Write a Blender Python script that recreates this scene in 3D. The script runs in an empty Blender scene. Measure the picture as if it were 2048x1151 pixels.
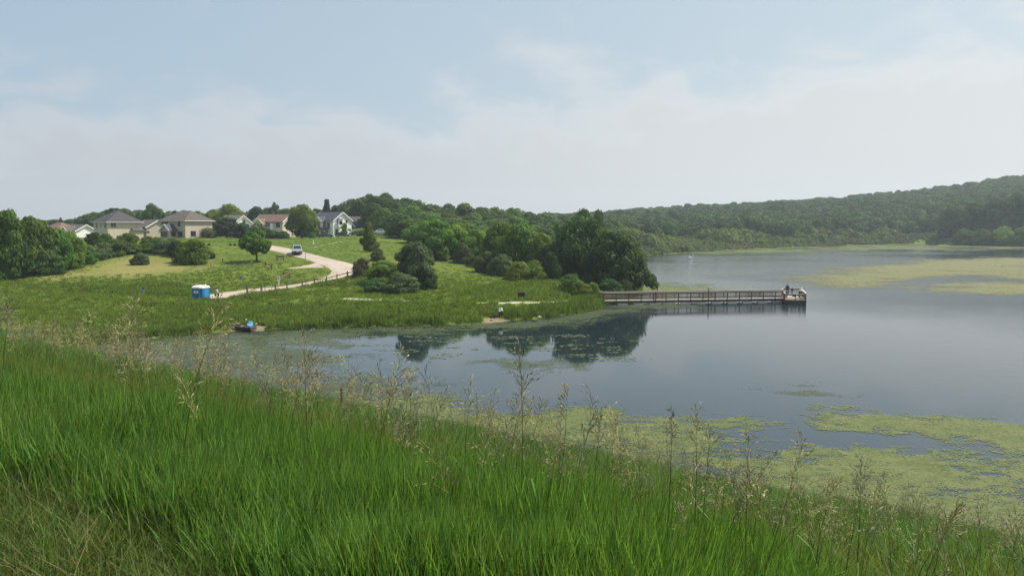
import bpy, bmesh, math, random
import numpy as np
from mathutils import Vector, Matrix, Euler

rng = np.random.default_rng(7)
random.seed(7)
SC = bpy.context.scene
COL = SC.collection

# ---------------------------------------------------------------- camera, sky, sun, exposure
FPX, PW, PH = 1600.0, 2048.0, 1151.0
EYE = 12.0                                   # eye above the lake surface, metres
PITCH = math.atan(125.5 / FPX)
K = 12.0 / 13.0
cam_d = bpy.data.cameras.new('camera')
cam_d.lens = 36.0 * FPX / PW
cam_d.sensor_width = 36.0
cam_d.clip_start = 0.05
cam_d.clip_end = 9000
cam = bpy.data.objects.new('camera', cam_d)
cam.location = (0, 0, EYE)
cam.rotation_euler = (math.pi / 2 - PITCH, 0, 0)
COL.objects.link(cam)
SC.camera = cam

SUN_EL, SUN_AZ = math.radians(55), math.radians(72)      # azimuth from +Y towards +X
W = bpy.data.worlds.new('World')
SC.world = W
W.use_nodes = True
nt = W.node_tree
nt.nodes.clear()


def N(t, kind, **kw):
    n = t.nodes.new(kind)
    for k, v in kw.items():
        if k.startswith('i_'):
            n.inputs[k[2:]].default_value = v
        else:
            setattr(n, k, v)
    return n


def mth(t, op, a, b=None, c=None, clamp=False):
    n = t.nodes.new('ShaderNodeMath')
    n.operation = op
    n.use_clamp = clamp
    for i, v in enumerate((a, b, c)):
        if v is None:
            continue
        if isinstance(v, (int, float)):
            n.inputs[i].default_value = v
        else:
            t.links.new(v, n.inputs[i])
    return n.outputs[0]


def sstep(t, v, lo, hi, to0=0.0, to1=1.0):
    n = t.nodes.new('ShaderNodeMapRange')
    n.interpolation_type = 'SMOOTHSTEP'
    n.inputs['From Min'].default_value = lo
    n.inputs['From Max'].default_value = hi
    n.inputs['To Min'].default_value = to0
    n.inputs['To Max'].default_value = to1
    t.links.new(v, n.inputs['Value'])
    return n.outputs['Result']


def mixc(t, fac, a, b, mode='MIX'):
    n = t.nodes.new('ShaderNodeMix')
    n.data_type = 'RGBA'
    n.blend_type = mode
    for sock, v in ((n.inputs[0], fac), (n.inputs[6], a), (n.inputs[7], b)):
        if isinstance(v, (int, float)):
            sock.default_value = v
        elif isinstance(v, tuple):
            sock.default_value = v if len(v) == 4 else (*v, 1)
        else:
            t.links.new(v, sock)
    return n.outputs[2]


def build_sky():
    t = nt
    sky = N(t, 'ShaderNodeTexSky', sky_type='NISHITA', sun_disc=False, sun_elevation=SUN_EL, sun_rotation=SUN_AZ,
            altitude=250.0, air_density=1.0, dust_density=2.2, ozone_density=1.0)
    tc = N(t, 'ShaderNodeTexCoord')
    sep = N(t, 'ShaderNodeSeparateXYZ')
    t.links.new(tc.outputs['Generated'], sep.inputs[0])
    mp = N(t, 'ShaderNodeMapping')
    mp.inputs['Scale'].default_value = (1.0, 1.0, 1.9)
    t.links.new(tc.outputs['Generated'], mp.inputs['Vector'])
    nb = N(t, 'ShaderNodeTexNoise', i_Scale=3.2, i_Detail=2.0, i_Roughness=0.5)
    nf = N(t, 'ShaderNodeTexNoise', i_Scale=11.0, i_Detail=8.0, i_Roughness=0.56, i_Distortion=0.4)
    nw = N(t, 'ShaderNodeTexNoise', i_Scale=7.0, i_Detail=6.0, i_Roughness=0.62, i_Distortion=0.6)
    for n in (nb, nf, nw):
        t.links.new(mp.outputs[0], n.inputs['Vector'])
    # a bank of soft fair-weather cloud low over the horizon, higher towards the sun
    az = mth(t, 'MULTIPLY_ADD', sep.outputs[0], 0.09, 0.170)
    edge = mth(t, 'ADD', az, mth(t, 'MULTIPLY_ADD', nb.outputs[0], 0.18, -0.09))
    edge = mth(t, 'ADD', edge, mth(t, 'MULTIPLY_ADD', nf.outputs[0], 0.22, -0.11))
    d = mth(t, 'SUBTRACT', edge, sep.outputs[2])
    body = sstep(t, d, -0.035, 0.075)
    rim = mth(t, 'MULTIPLY', body, sstep(t, d, 0.015, 0.085, 1.0, 0.0))
    wisp = mth(t, 'MULTIPLY', sstep(t, nw.outputs[0], 0.53, 0.78), 0.45)
    veil = mth(t, 'MULTIPLY', mth(t, 'SUBTRACT', 1.0, body), wisp)
    sun_side = sstep(t, sep.outputs[0], -0.7, 0.75)
    c_body = mixc(t, sun_side, (4.55, 4.78, 5.1), (6.4, 6.5, 6.5))
    c_rim = mixc(t, sun_side, (5.5, 5.7, 6.0), (7.3, 7.35, 7.35))
    c_body = mixc(t, rim, c_body, c_rim)
    blue = mixc(t, 0.72, sky.outputs[0], mixc(t, sun_side, (3.75, 4.88, 5.8), (5.55, 6.4, 6.65)))
    base = mixc(t, veil, blue, c_rim)
    col = mixc(t, mth(t, 'MULTIPLY', body, 0.86), base, c_body)
    bg = N(t, 'ShaderNodeBackground', i_Strength=0.088)
    out = N(t, 'ShaderNodeOutputWorld')
    t.links.new(col, bg.inputs[0])
    t.links.new(bg.outputs[0], out.inputs[0])


build_sky()
sun_d = bpy.data.lights.new('sun', 'SUN')
sun_d.energy = 5.0
sun_d.angle = math.radians(0.6)
sun_d.color = (1.0, 0.94, 0.84)
sun = bpy.data.objects.new('sun', sun_d)
TO_SUN = Vector((math.sin(SUN_AZ) * math.cos(SUN_EL), math.cos(SUN_AZ) * math.cos(SUN_EL), math.sin(SUN_EL)))
sun.rotation_euler = TO_SUN.to_track_quat('Z', 'Y').to_euler()
sun.location = TO_SUN * 200
COL.objects.link(sun)
vs = SC.view_settings
SC.display_settings.display_device = 'sRGB'
vs.view_transform = 'Standard'
vs.look = 'None'
vs.gamma = 1.0
vs.use_curve_mapping = False
vs.exposure = 0.45
SC.render.engine = 'CYCLES'
SC.cycles.use_denoising = True
SC.cycles.max_bounces = 6
SC.cycles.transparent_max_bounces = 8
SC.cycles.volume_bounces = 0
SC.cycles.caustics_reflective = False
SC.cycles.caustics_refractive = False
SC.cycles.sample_clamp_indirect = 6.0

# ---------------------------------------------------------------- helpers
cP, sP = math.cos(PITCH), math.sin(PITCH)


def ray(px, py):
    """direction with forward component 1 of the line of sight through a point of the photograph"""
    u = (px - PW / 2) / FPX
    v = -(py - PH / 2) / FPX
    f = cP + v * sP
    return u / f, (v * cP - sP) / f


def at(px, py, Y):
    a, b = ray(px, py)
    return Vector((a * Y, Y, EYE + b * Y))


def wat(px, py):
    a, b = ray(px, py)
    Y = -EYE / b
    return (a * Y, Y)


def sm(x, a, b):
    t = np.clip((np.asarray(x, float) - a) / (b - a), 0, 1)
    return t * t * (3 - 2 * t)


def _hash(ix, iy, seed):
    h = (ix.astype(np.int64) * 374761393 + iy.astype(np.int64) * 668265263 + seed * 1442695041) & 0xFFFFFFFF
    h = ((h ^ (h >> 13)) * 1274126177) & 0xFFFFFFFF
    return ((h ^ (h >> 16)) & 0xFFFFFF) / float(0xFFFFFF)


def vnoise(x, y, seed=0):
    x = np.asarray(x, float)
    y = np.asarray(y, float)
    ix, iy = np.floor(x), np.floor(y)
    fx, fy = x - ix, y - iy
    fx = fx * fx * (3 - 2 * fx)
    fy = fy * fy * (3 - 2 * fy)
    a = _hash(ix, iy, seed); b = _hash(ix + 1, iy, seed); c = _hash(ix, iy + 1, seed); d = _hash(ix + 1, iy + 1, seed)
    return (a * (1 - fx) + b * fx) * (1 - fy) + (c * (1 - fx) + d * fx) * fy


def fbm(x, y, seed=0, octs=4, gain=0.5):
    s, amp, tot = 0, 1.0, 0
    for k in range(octs):
        s = s + amp * vnoise(np.asarray(x) * 2 ** k, np.asarray(y) * 2 ** k, seed + k * 17)
        tot += amp
        amp *= gain
    return s / tot


def poly_sd(x, y, poly):
    """signed distance to a closed polygon, positive inside"""
    x = np.asarray(x, float).ravel(); y = np.asarray(y, float).ravel()
    best = np.full(x.shape, 1e18)
    inside = np.zeros(x.shape, bool)
    n = len(poly)
    for i in range(n):
        ax, ay = poly[i]; bx, by = poly[(i + 1) % n]
        ex, ey = bx - ax, by - ay
        t = np.clip(((x - ax) * ex + (y - ay) * ey) / (ex * ex + ey * ey + 1e-12), 0, 1)
        best = np.minimum(best, (x - ax - t * ex) ** 2 + (y - ay - t * ey) ** 2)
        cond = (ay > y) != (by > y)
        xi = ax + (y - ay) * ex / (ey if abs(ey) > 1e-12 else 1e-12)
        inside ^= cond & (x < xi)
    d = np.sqrt(best)
    return np.where(inside, d, -d)


# ---------------------------------------------------------------- materials
def new_mat(name):
    m = bpy.data.materials.new(name)
    m.use_nodes = True
    m.node_tree.nodes.clear()
    return m, m.node_tree


def simple(name, col, rough=0.7, var=0.12, scale=3.0, metal=0.0, spec=0.3, bump=0.0, coat=0.0, detail=4.0):
    m, t = new_mat(name)
    p = N(t, 'ShaderNodeBsdfPrincipled')
    p.inputs['Roughness'].default_value = rough
    p.inputs['Metallic'].default_value = metal
    p.inputs['Specular IOR Level'].default_value = spec
    p.inputs['Coat Weight'].default_value = coat
    o = N(t, 'ShaderNodeOutputMaterial')
    tc = N(t, 'ShaderNodeTexCoord')
    nz = N(t, 'ShaderNodeTexNoise', i_Scale=scale, i_Detail=detail, i_Roughness=0.6)
    t.links.new(tc.outputs['Object'], nz.inputs['Vector'])
    lo = tuple(c * (1 - var) for c in col)
    hi = tuple(min(1, c * (1 + var)) for c in col)
    t.links.new(mixc(t, sstep(t, nz.outputs[0], 0.3, 0.7), lo, hi), p.inputs['Base Color'])
    if bump:
        b = N(t, 'ShaderNodeBump', i_Strength=bump, i_Distance=0.02)
        t.links.new(nz.outputs[0], b.inputs['Height'])
        t.links.new(b.outputs[0], p.inputs['Normal'])
    t.links.new(p.outputs[0], o.inputs[0])
    return m


def leaf_mat(name, c1, c2, trans=0.4, rough=0.55):
    """leaves: tint varies leaf by leaf (attribute) and plant by plant (object random)"""
    m, t = new_mat(name)
    o = N(t, 'ShaderNodeOutputMaterial')
    at_ = N(t, 'ShaderNodeAttribute', attribute_name='tint')
    oi = N(t, 'ShaderNodeObjectInfo')
    col = mixc(t, at_.outputs['Fac'], c1, c2)
    hs = N(t, 'ShaderNodeHueSaturation')
    t.links.new(col, hs.inputs['Color'])
    t.links.new(mth(t, 'MULTIPLY_ADD', oi.outputs['Random'], 0.035, 0.4825), hs.inputs['Hue'])
    t.links.new(mth(t, 'MULTIPLY_ADD', oi.outputs['Random'], 0.45, 0.78), hs.inputs['Value'])
    p = N(t, 'ShaderNodeBsdfPrincipled')
    p.inputs['Roughness'].default_value = rough
    p.inputs['Specular IOR Level'].default_value = 0.14
    t.links.new(hs.outputs[0], p.inputs['Base Color'])
    tr = N(t, 'ShaderNodeBsdfTranslucent')
    br = N(t, 'ShaderNodeMix', data_type='RGBA', blend_type='MULTIPLY')
    br.inputs[0].default_value = 1.0
    br.inputs[7].default_value = (1.5, 1.6, 0.6, 1)
    t.links.new(hs.outputs[0], br.inputs[6])
    t.links.new(br.outputs[2], tr.inputs[0])
    mx = N(t, 'ShaderNodeMixShader')
    mx.inputs[0].default_value = trans
    t.links.new(p.outputs[0], mx.inputs[1])
    t.links.new(tr.outputs[0], mx.inputs[2])
    t.links.new(mx.outputs[0], o.inputs[0])
    return m


M = {}
M['leaf_mid'] = leaf_mat('leaf_mid', (0.036, 0.080, 0.012), (0.122, 0.196, 0.036))
M['leaf_dark'] = leaf_mat('leaf_dark', (0.020, 0.046, 0.013), (0.060, 0.102, 0.026), 0.32)
M['leaf_deep'] = leaf_mat('leaf_deep', (0.019, 0.052, 0.014), (0.074, 0.134, 0.032), 0.36)
M['leaf_light'] = leaf_mat('leaf_light', (0.070, 0.125, 0.017), (0.170, 0.235, 0.040))
M['leaf_yellow'] = leaf_mat('leaf_yellow', (0.110, 0.140, 0.020), (0.200, 0.225, 0.042))
M['leaf_grey'] = leaf_mat('leaf_grey', (0.048, 0.078, 0.030), (0.115, 0.150, 0.062), 0.32)
M['leaf_purple'] = leaf_mat('leaf_purple', (0.045, 0.042, 0.026), (0.090, 0.080, 0.045), 0.2)
M['leaf_blue'] = leaf_mat('leaf_blue', (0.020, 0.043, 0.022), (0.050, 0.080, 0.036), 0.14)
M['leaf_hill'] = leaf_mat('leaf_hill', (0.030, 0.070, 0.016), (0.100, 0.162, 0.036), 0.36)
M['leaf_scrub'] = leaf_mat('leaf_scrub', (0.085, 0.115, 0.040), (0.165, 0.190, 0.080), 0.3)
M['blade_green'] = leaf_mat('blade_green', (0.028, 0.082, 0.015), (0.165, 0.270, 0.068), 0.44, 0.45)
M['blade_olive'] = leaf_mat('blade_olive', (0.045, 0.088, 0.017), (0.125, 0.155, 0.044), 0.35)
M['blade_straw'] = leaf_mat('blade_straw', (0.095, 0.125, 0.024), (0.225, 0.225, 0.070), 0.38)
M['blade_dry'] = leaf_mat('blade_dry', (0.11, 0.092, 0.042), (0.22, 0.185, 0.095), 0.25)
M['stalk_pale'] = simple('stalk_pale', (0.21, 0.19, 0.10), 1.0, 0.15, 6, spec=0.0)
M['thatch_brown'] = leaf_mat('thatch_brown', (0.07, 0.055, 0.028), (0.19, 0.15, 0.075), 0.2)
M['seed'] = leaf_mat('seed', (0.25, 0.22, 0.10), (0.45, 0.405, 0.21), 0.18)
M['seed_dark'] = leaf_mat('seed_dark', (0.10, 0.095, 0.068), (0.30, 0.28, 0.20), 0.12)
M['stem_green'] = leaf_mat('stem_green', (0.04, 0.07, 0.025), (0.10, 0.12, 0.05), 0.1)
M['meadow_grass'] = leaf_mat('meadow_grass', (0.084, 0.138, 0.018), (0.192, 0.235, 0.044), 0.45)
M['reed'] = leaf_mat('reed', (0.048, 0.090, 0.021), (0.122, 0.165, 0.052), 0.38)
M['bark'] = simple('bark', (0.075, 0.060, 0.045), 0.9, 0.3, 6, bump=0.5)
M['wood_grey'] = simple('wood_grey', (0.27, 0.235, 0.195), 0.85, 0.22, 4, bump=0.3)
M['wood_pale'] = simple('wood_pale', (0.50, 0.44, 0.36), 0.85, 0.15, 4, bump=0.3)
M['wood_dark'] = simple('wood_dark', (0.085, 0.068, 0.052), 0.85, 0.25, 4, bump=0.3)
M['wood_brown'] = simple('wood_brown', (0.16, 0.105, 0.065), 0.85, 0.25, 4, bump=0.3)
M['steel'] = simple('steel', (0.55, 0.56, 0.57), 0.45, 0.08, 4, metal=0.4)
M['white_paint'] = simple('white_paint', (0.80, 0.80, 0.78), 0.5, 0.04, 2)
M['black_paint'] = simple('black_paint', (0.02, 0.02, 0.022), 0.4, 0.1, 2)
M['rubber'] = simple('rubber', (0.02, 0.02, 0.02), 0.85, 0.1, 8)
M['glass'] = simple('glass', (0.018, 0.022, 0.026), 0.08, 0.1, 1, spec=0.6)
M['concrete'] = simple('concrete', (0.42, 0.40, 0.36), 0.9, 0.12, 2, bump=0.3)
M['rock'] = simple('rock', (0.36, 0.33, 0.28), 0.9, 0.25, 3, bump=0.5)


# ---------------------------------------------------------------- mesh builder
class MB:
    def __init__(s):
        s.v = []; s.f = []; s.mi = []; s.tint = []

    def add(s, verts, faces, mi=0, tint=None):
        b = len(s.v)
        s.v.extend(tuple(v) for v in verts)
        for f in faces:
            s.f.append(tuple(i + b for i in f))
            s.mi.append(mi)
            s.tint.append(random.random() if tint is None else tint)

    def box(s, c, size, rz=0.0, mi=0, top=None, rx=0.0):
        """box by its centre; top = (sx, sy) factors for a tapered top"""
        hx, hy, hz = size[0] / 2, size[1] / 2, size[2] / 2
        tx, ty = top or (1, 1)
        pts = [(-hx, -hy, -hz), (hx, -hy, -hz), (hx, hy, -hz), (-hx, hy, -hz),
               (-hx * tx, -hy * ty, hz), (hx * tx, -hy * ty, hz), (hx * tx, hy * ty, hz), (-hx * tx, hy * ty, hz)]
        R = Matrix.Rotation(rz, 3, 'Z') @ Matrix.Rotation(rx, 3, 'X')
        pts = [R @ Vector(p) + Vector(c) for p in pts]
        s.add(pts, [(0, 3, 2, 1), (4, 5, 6, 7), (0, 1, 5, 4), (1, 2, 6, 5), (2, 3, 7, 6), (3, 0, 4, 7)], mi)

    def beam(s, a, b, w, h, mi=0):
        """rectangular bar between two points"""
        a, b = Vector(a), Vector(b)
        d = (b - a).normalized()
        side = d.cross(Vector((0, 0, 1)))
        side = side.normalized() if side.length > 1e-4 else Vector((1, 0, 0))
        up = side.cross(d).normalized()
        pts = []
        for p in (a, b):
            for su, sv in ((-1, -1), (1, -1), (1, 1), (-1, 1)):
                pts.append(p + side * (su * w / 2) + up * (sv * h / 2))
        s.add(pts, [(0, 1, 2, 3), (7, 6, 5, 4), (0, 4, 5, 1), (1, 5, 6, 2), (2, 6, 7, 3), (3, 7, 4, 0)], mi)

    def tube(s, pts, radii, n=6, mi=0, tint=None, caps=True):
        pts = [Vector(p) for p in pts]
        rings = []
        for i, p in enumerate(pts):
            d = (pts[min(i + 1, len(pts) - 1)] - pts[max(i - 1, 0)]).normalized()
            u = d.cross(Vector((0.3, 0.1, 1.0)))
            if u.length < 1e-3:
                u = d.cross(Vector((1, 0, 0)))
            u.normalize()
            w = d.cross(u)
            r = radii[i] if hasattr(radii, '__len__') else radii
            rings.append([p + (u * math.cos(2 * math.pi * k / n) + w * math.sin(2 * math.pi * k / n)) * r for k in range(n)])
        fs = []
        for i in range(len(pts) - 1):
            for k in range(n):
                k2 = (k + 1) % n
                fs.append((i * n + k, i * n + k2, (i + 1) * n + k2, (i + 1) * n + k))
        if caps:
            fs.append(tuple(range(n))[::-1])
            fs.append(tuple((len(pts) - 1) * n + k for k in range(n)))
        s.add([q for r_ in rings for q in r_], fs, mi, tint)

    def ball(s, c, r, mi=0, nu=10, nv=6, tint=None):
        rx, ry, rz = r if hasattr(r, '__len__') else (r, r, r)
        pts = [(c[0], c[1], c[2] - rz)]
        for j in range(1, nv):
            th = math.pi * j / nv
            for i in range(nu):
                ph = 2 * math.pi * i / nu
                pts.append((c[0] + rx * math.sin(th) * math.cos(ph), c[1] + ry * math.sin(th) * math.sin(ph), c[2] - rz * math.cos(th)))
        pts.append((c[0], c[1], c[2] + rz))
        fs = []
        for i in range(nu):
            fs.append((0, 1 + (i + 1) % nu, 1 + i))
            for j in range(nv - 2):
                a = 1 + j * nu
                fs.append((a + i, a + (i + 1) % nu, a + nu + (i + 1) % nu, a + nu + i))
            a = 1 + (nv - 2) * nu
            fs.append((a + i, a + (i + 1) % nu, len(pts) - 1))
        s.add(pts, fs, mi, tint)

    def extrude(s, outline, y0, y1, mi=0, axis='y'):
        """prism of an (a, z) outline along y (or along x)"""
        n = len(outline)
        if axis == 'y':
            pts = [(a, y0, z) for a, z in outline] + [(a, y1, z) for a, z in outline]
        else:
            pts = [(y0, a, z) for a, z in outline] + [(y1, a, z) for a, z in outline]
        fs = [tuple(range(n)), tuple(range(2 * n - 1, n - 1, -1))]
        for i in range(n):
            j = (i + 1) % n
            fs.append((i, n + i, n + j, j))
        s.add(pts, fs, mi)

    def mesh(s, name, mats=(), smooth=False):
        me = bpy.data.meshes.new(name)
        me.from_pydata(s.v, [], s.f)
        for m in mats:
            me.materials.append(m)
        if len(mats) > 1:
            me.polygons.foreach_set('material_index', s.mi)
        a = me.attributes.new('tint', 'FLOAT', 'FACE')
        a.data.foreach_set('value', s.tint)
        if smooth:
            me.polygons.foreach_set('use_smooth', [True] * len(s.f))
        me.update()
        return me

    def fix(s, me):
        bm = bmesh.new(); bm.from_mesh(me)
        bmesh.ops.recalc_face_normals(bm, faces=bm.faces)
        bm.to_mesh(me); bm.free()
        return me

    def build(s, name, mats, parent=None, smooth=False, kind=None, loc=None):
        if not isinstance(mats, (list, tuple)):
            mats = [mats]
        o = bpy.data.objects.new(name, s.fix(s.mesh(name, mats, smooth)))
        COL.objects.link(o)
        if parent is not None:
            o.parent = parent
        if kind:
            o['kind'] = kind
        if loc is not None:
            o.location = loc
        return o


def np_mesh(name, verts, faces, mats, tint=None, smooth=False):
    """fast mesh of equal polygons from arrays (V,3) and (F,n)"""
    me = bpy.data.meshes.new(name)
    nf, k = faces.shape
    me.vertices.add(len(verts)); me.vertices.foreach_set('co', np.ascontiguousarray(verts, np.float32).ravel())
    me.loops.add(nf * k); me.loops.foreach_set('vertex_index', np.ascontiguousarray(faces, np.int32).ravel())
    me.polygons.add(nf)
    me.polygons.foreach_set('loop_start', np.arange(0, nf * k, k, dtype=np.int32))
    if smooth:
        me.polygons.foreach_set('use_smooth', np.ones(nf, bool))
    if tint is not None:
        a = me.attributes.new('tint', 'FLOAT', 'FACE')
        a.data.foreach_set('value', np.ascontiguousarray(tint, np.float32))
    for m in mats:
        me.materials.append(m)
    me.update(calc_edges=True)
    return me


def link(name, me, parent=None, kind=None):
    o = bpy.data.objects.new(name, me)
    COL.objects.link(o)
    if parent is not None:
        o.parent = parent
    if kind:
        o['kind'] = kind
    return o


def thing(name, label, cat, loc=(0, 0, 0), rz=0.0, group=None):
    o = bpy.data.objects.new(name, None)
    o.empty_display_size = 0.3
    COL.objects.link(o)
    o.location = loc
    o.rotation_euler = (0, 0, rz)
    return tag(o, label, cat, group)


def tag(o, label, cat, group=None):
    o['label'] = label
    o['category'] = cat
    if group:
        o['group'] = group
    return o


def dup_tree(root):
    r = root.copy(); COL.objects.link(r)
    for ch in list(root.children):
        c = ch.copy(); COL.objects.link(c); c.parent = r
        for g in list(ch.children):
            d = g.copy(); COL.objects.link(d); d.parent = c
    return r


_gn = {}


def scatter(name, pts, rot, scale, idx, meshes):
    """ONE object of stuff: instances of a few small meshes on points"""
    n = len(pts)
    me = bpy.data.meshes.new(name)
    me.vertices.add(n); me.vertices.foreach_set('co', np.ascontiguousarray(pts, np.float32).ravel())
    a = me.attributes.new('rot', 'FLOAT_VECTOR', 'POINT'); a.data.foreach_set('vector', np.ascontiguousarray(rot, np.float32).ravel())
    a = me.attributes.new('scl', 'FLOAT_VECTOR', 'POINT'); a.data.foreach_set('vector', np.ascontiguousarray(scale, np.float32).ravel())
    a = me.attributes.new('idx', 'INT', 'POINT'); a.data.foreach_set('value', np.ascontiguousarray(idx, np.int32))
    o = link(name, me, kind='stuff')
    src = bpy.data.collections.new(name + '_kinds')
    for i, m in enumerate(meshes):
        q = bpy.data.objects.new('%s_kind_%02d' % (name, i), m)
        src.objects.link(q)
    g = bpy.data.node_groups.new(name, 'GeometryNodeTree')
    g.interface.new_socket('Geometry', in_out='INPUT', socket_type='NodeSocketGeometry')
    g.interface.new_socket('Geometry', in_out='OUTPUT', socket_type='NodeSocketGeometry')
    gi = g.nodes.new('NodeGroupInput'); go = g.nodes.new('NodeGroupOutput')
    ci = g.nodes.new('GeometryNodeCollectionInfo')
    ci.inputs['Collection'].default_value = src
    ci.inputs['Separate Children'].default_value = True
    ci.inputs['Reset Children'].default_value = True
    ip = g.nodes.new('GeometryNodeInstanceOnPoints')
    ip.inputs['Pick Instance'].default_value = True

    def named(nm, ty):
        q = g.nodes.new('GeometryNodeInputNamedAttribute'); q.data_type = ty
        q.inputs['Name'].default_value = nm
        return q.outputs['Attribute']
    g.links.new(gi.outputs[0], ip.inputs['Points'])
    g.links.new(ci.outputs[0], ip.inputs['Instance'])
    g.links.new(named('idx', 'INT'), ip.inputs['Instance Index'])
    g.links.new(named('rot', 'FLOAT_VECTOR'), ip.inputs['Rotation'])
    g.links.new(named('scl', 'FLOAT_VECTOR'), ip.inputs['Scale'])
    g.links.new(ip.outputs[0], go.inputs[0])
    md = o.modifiers.new('scatter', 'NODES')
    md.node_group = g
    return o
# ---------------------------------------------------------------- the ground
SHORE_NEAR = [wat(*p) for p in ((2300, 1165), (2048, 1100), (1880, 1078), (1700, 1046), (1500, 1000), (1250, 945), (1000, 893), (800, 853),
                                (600, 823), (450, 780), (300, 742), (180, 711), (105, 698))]
SHORE_MEADOW = [wat(*p) for p in ((140, 694), (200, 688), (300, 677), (400, 668), (470, 661.5), (530, 661), (600, 657), (700, 655), (800, 652),
                                  (900, 650), (960, 648), (1000, 643), (1080, 637), (1150, 627), (1195, 617), (1225, 605), (1262, 592),
                                  (1285, 584), (1290, 576), (1275, 566), (1240, 556))]
SHORE_FAR = [wat(*p) for p in ((1185, 537), (1150, 525), (1190, 516), (1290, 510.5), (1400, 503), (1500, 497), (1600, 493.5), (1700, 490.5),
                               (1800, 488), (1850, 487.5), (1856, 489.5), (1950, 491.5), (2048, 493.5), (2200, 497), (2600, 520), (3000, 600), (3000, 900))]
LAKE = SHORE_NEAR + SHORE_MEADOW + SHORE_FAR

CP = []


def cp(px, py, Y13):
    p = at(px, py, Y13 * K)
    CP.append((p.x, p.y, p.z))


for a in ((396, 602, 128), (434, 598, 131), (500, 580, 136), (555, 577, 139), (600, 570, 143), (655, 556, 148), (700, 546, 152), (690, 530, 158),
          (650, 519, 165), (593, 509, 173), (545, 495, 187), (500, 487, 198), (513, 523, 166), (460, 540, 152), (575, 548, 149), (560, 520, 166),
          (600, 478, 262), (660, 475, 280), (600, 490, 215), (690, 489, 215), (740, 503, 200), (760, 470, 265), (400, 477, 245), (300, 478, 255),
          (237, 482, 250), (450, 478, 250), (500, 480, 240), (420, 520, 168), (385, 528, 165), (280, 528, 165), (330, 510, 172),
          (250, 520, 168), (50, 560, 140), (150, 543, 150), (0, 556, 141), (200, 520, 170), (300, 560, 143), (150, 580, 130), (300, 600, 119),
          (100, 620, 111), (200, 650, 103), (0, 640, 101), (0, 600, 121), (350, 630, 109), (500, 620, 115), (650, 620, 116),
          (900, 600, 125), (950, 605, 122), (1042, 600, 123), (900, 560, 147), (800, 588, 131), (720, 585, 132), (720, 560, 145), (870, 530, 168),
          (900, 505, 186), (1000, 560, 149), (1100, 573, 142), (1180, 594, 130), (830, 510, 186), (1080, 548, 165), (960, 530, 176),
          (1235, 583, 138)):
    cp(*a)
for x, y, z in ((0, 0, 0), (-30, 20, 0), (30, -10, 0), (-70, 30, 1), (-200, 60, 5), (-150, 120, 4.5), (-200, 200, 9), (60, -60, 0),
                (-105, 290, 9.5), (-20, 290, 10), (-60, 300, 10), (-160, 280, 9), (-250, 330, 10), (-300, 500, 12), (-100, 500, 12), (0, 420, 9),
                (-50, 275, 11.0), (-30, 245, 10.5), (10, 280, 6.5), (30, 230, 4.5), (30, 290, 5), (40, 340, 3.5), (0, 340, 8.5),
                (100, 430, 3), (150, 480, 3), (60, 520, 5), (-600, 800, 15), (-200, 900, 10), (1500, 200, 20), (700, 150, 8), (-500, 100, 8), (400, 300, 4),
                (0, 1500, 6), (1000, 1700, 25), (-1200, 1700, 15), (2000, 1500, 25), (-1400, 100, 10), (500, -400, 2), (-500, -400, 2), (1700, -300, 10)):
    CP.append((x, y, z))
for a in ((1210, 452, 820), (1300, 444, 830), (1450, 434, 840), (1600, 428, 850), (1750, 418, 850), (1900, 403, 850), (2048, 384, 850), (2400, 335, 850),
          (1300, 458, 640), (1500, 460, 650), (1700, 452, 650), (1900, 438, 650), (2048, 424, 640), (2400, 385, 640),
          (1500, 472, 560), (1700, 470, 590), (1950, 470, 575), (2100, 468, 540), (1950, 478, 545), (2048, 478, 528)):
    cp(*a)
CPA = np.array(CP)
_S = 300.0


def _phi(r2):
    return 0.5 * r2 * np.log(np.maximum(r2, 1e-12))


def _fit():
    P = CPA[:, :2] / _S
    n = len(P)
    r2 = ((P[:, None] - P[None]) ** 2).sum(-1)
    A = np.zeros((n + 3, n + 3))
    A[:n, :n] = _phi(r2) + np.eye(n) * 0.0008
    Q = np.c_[np.ones(n), P]
    A[:n, n:] = Q; A[n:, :n] = Q.T
    return P, np.linalg.solve(A, np.r_[CPA[:, 2], 0, 0, 0])


_P, _Wt = _fit()


def tps(x, y):
    q = np.c_[x, y] / _S
    out = np.empty(len(q))
    for i in range(0, len(q), 20000):
        b = q[i:i + 20000]
        r2 = ((b[:, None] - _P[None]) ** 2).sum(-1)
        out[i:i + 20000] = _phi(r2) @ _Wt[:-3] + _Wt[-3] + b @ _Wt[-2:]
    return out


DN = (0.606, 0.795)                                        # direction down the face of the dam


def dam_s(x, y):
    return DN[0] * x + DN[1] * y


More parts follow.
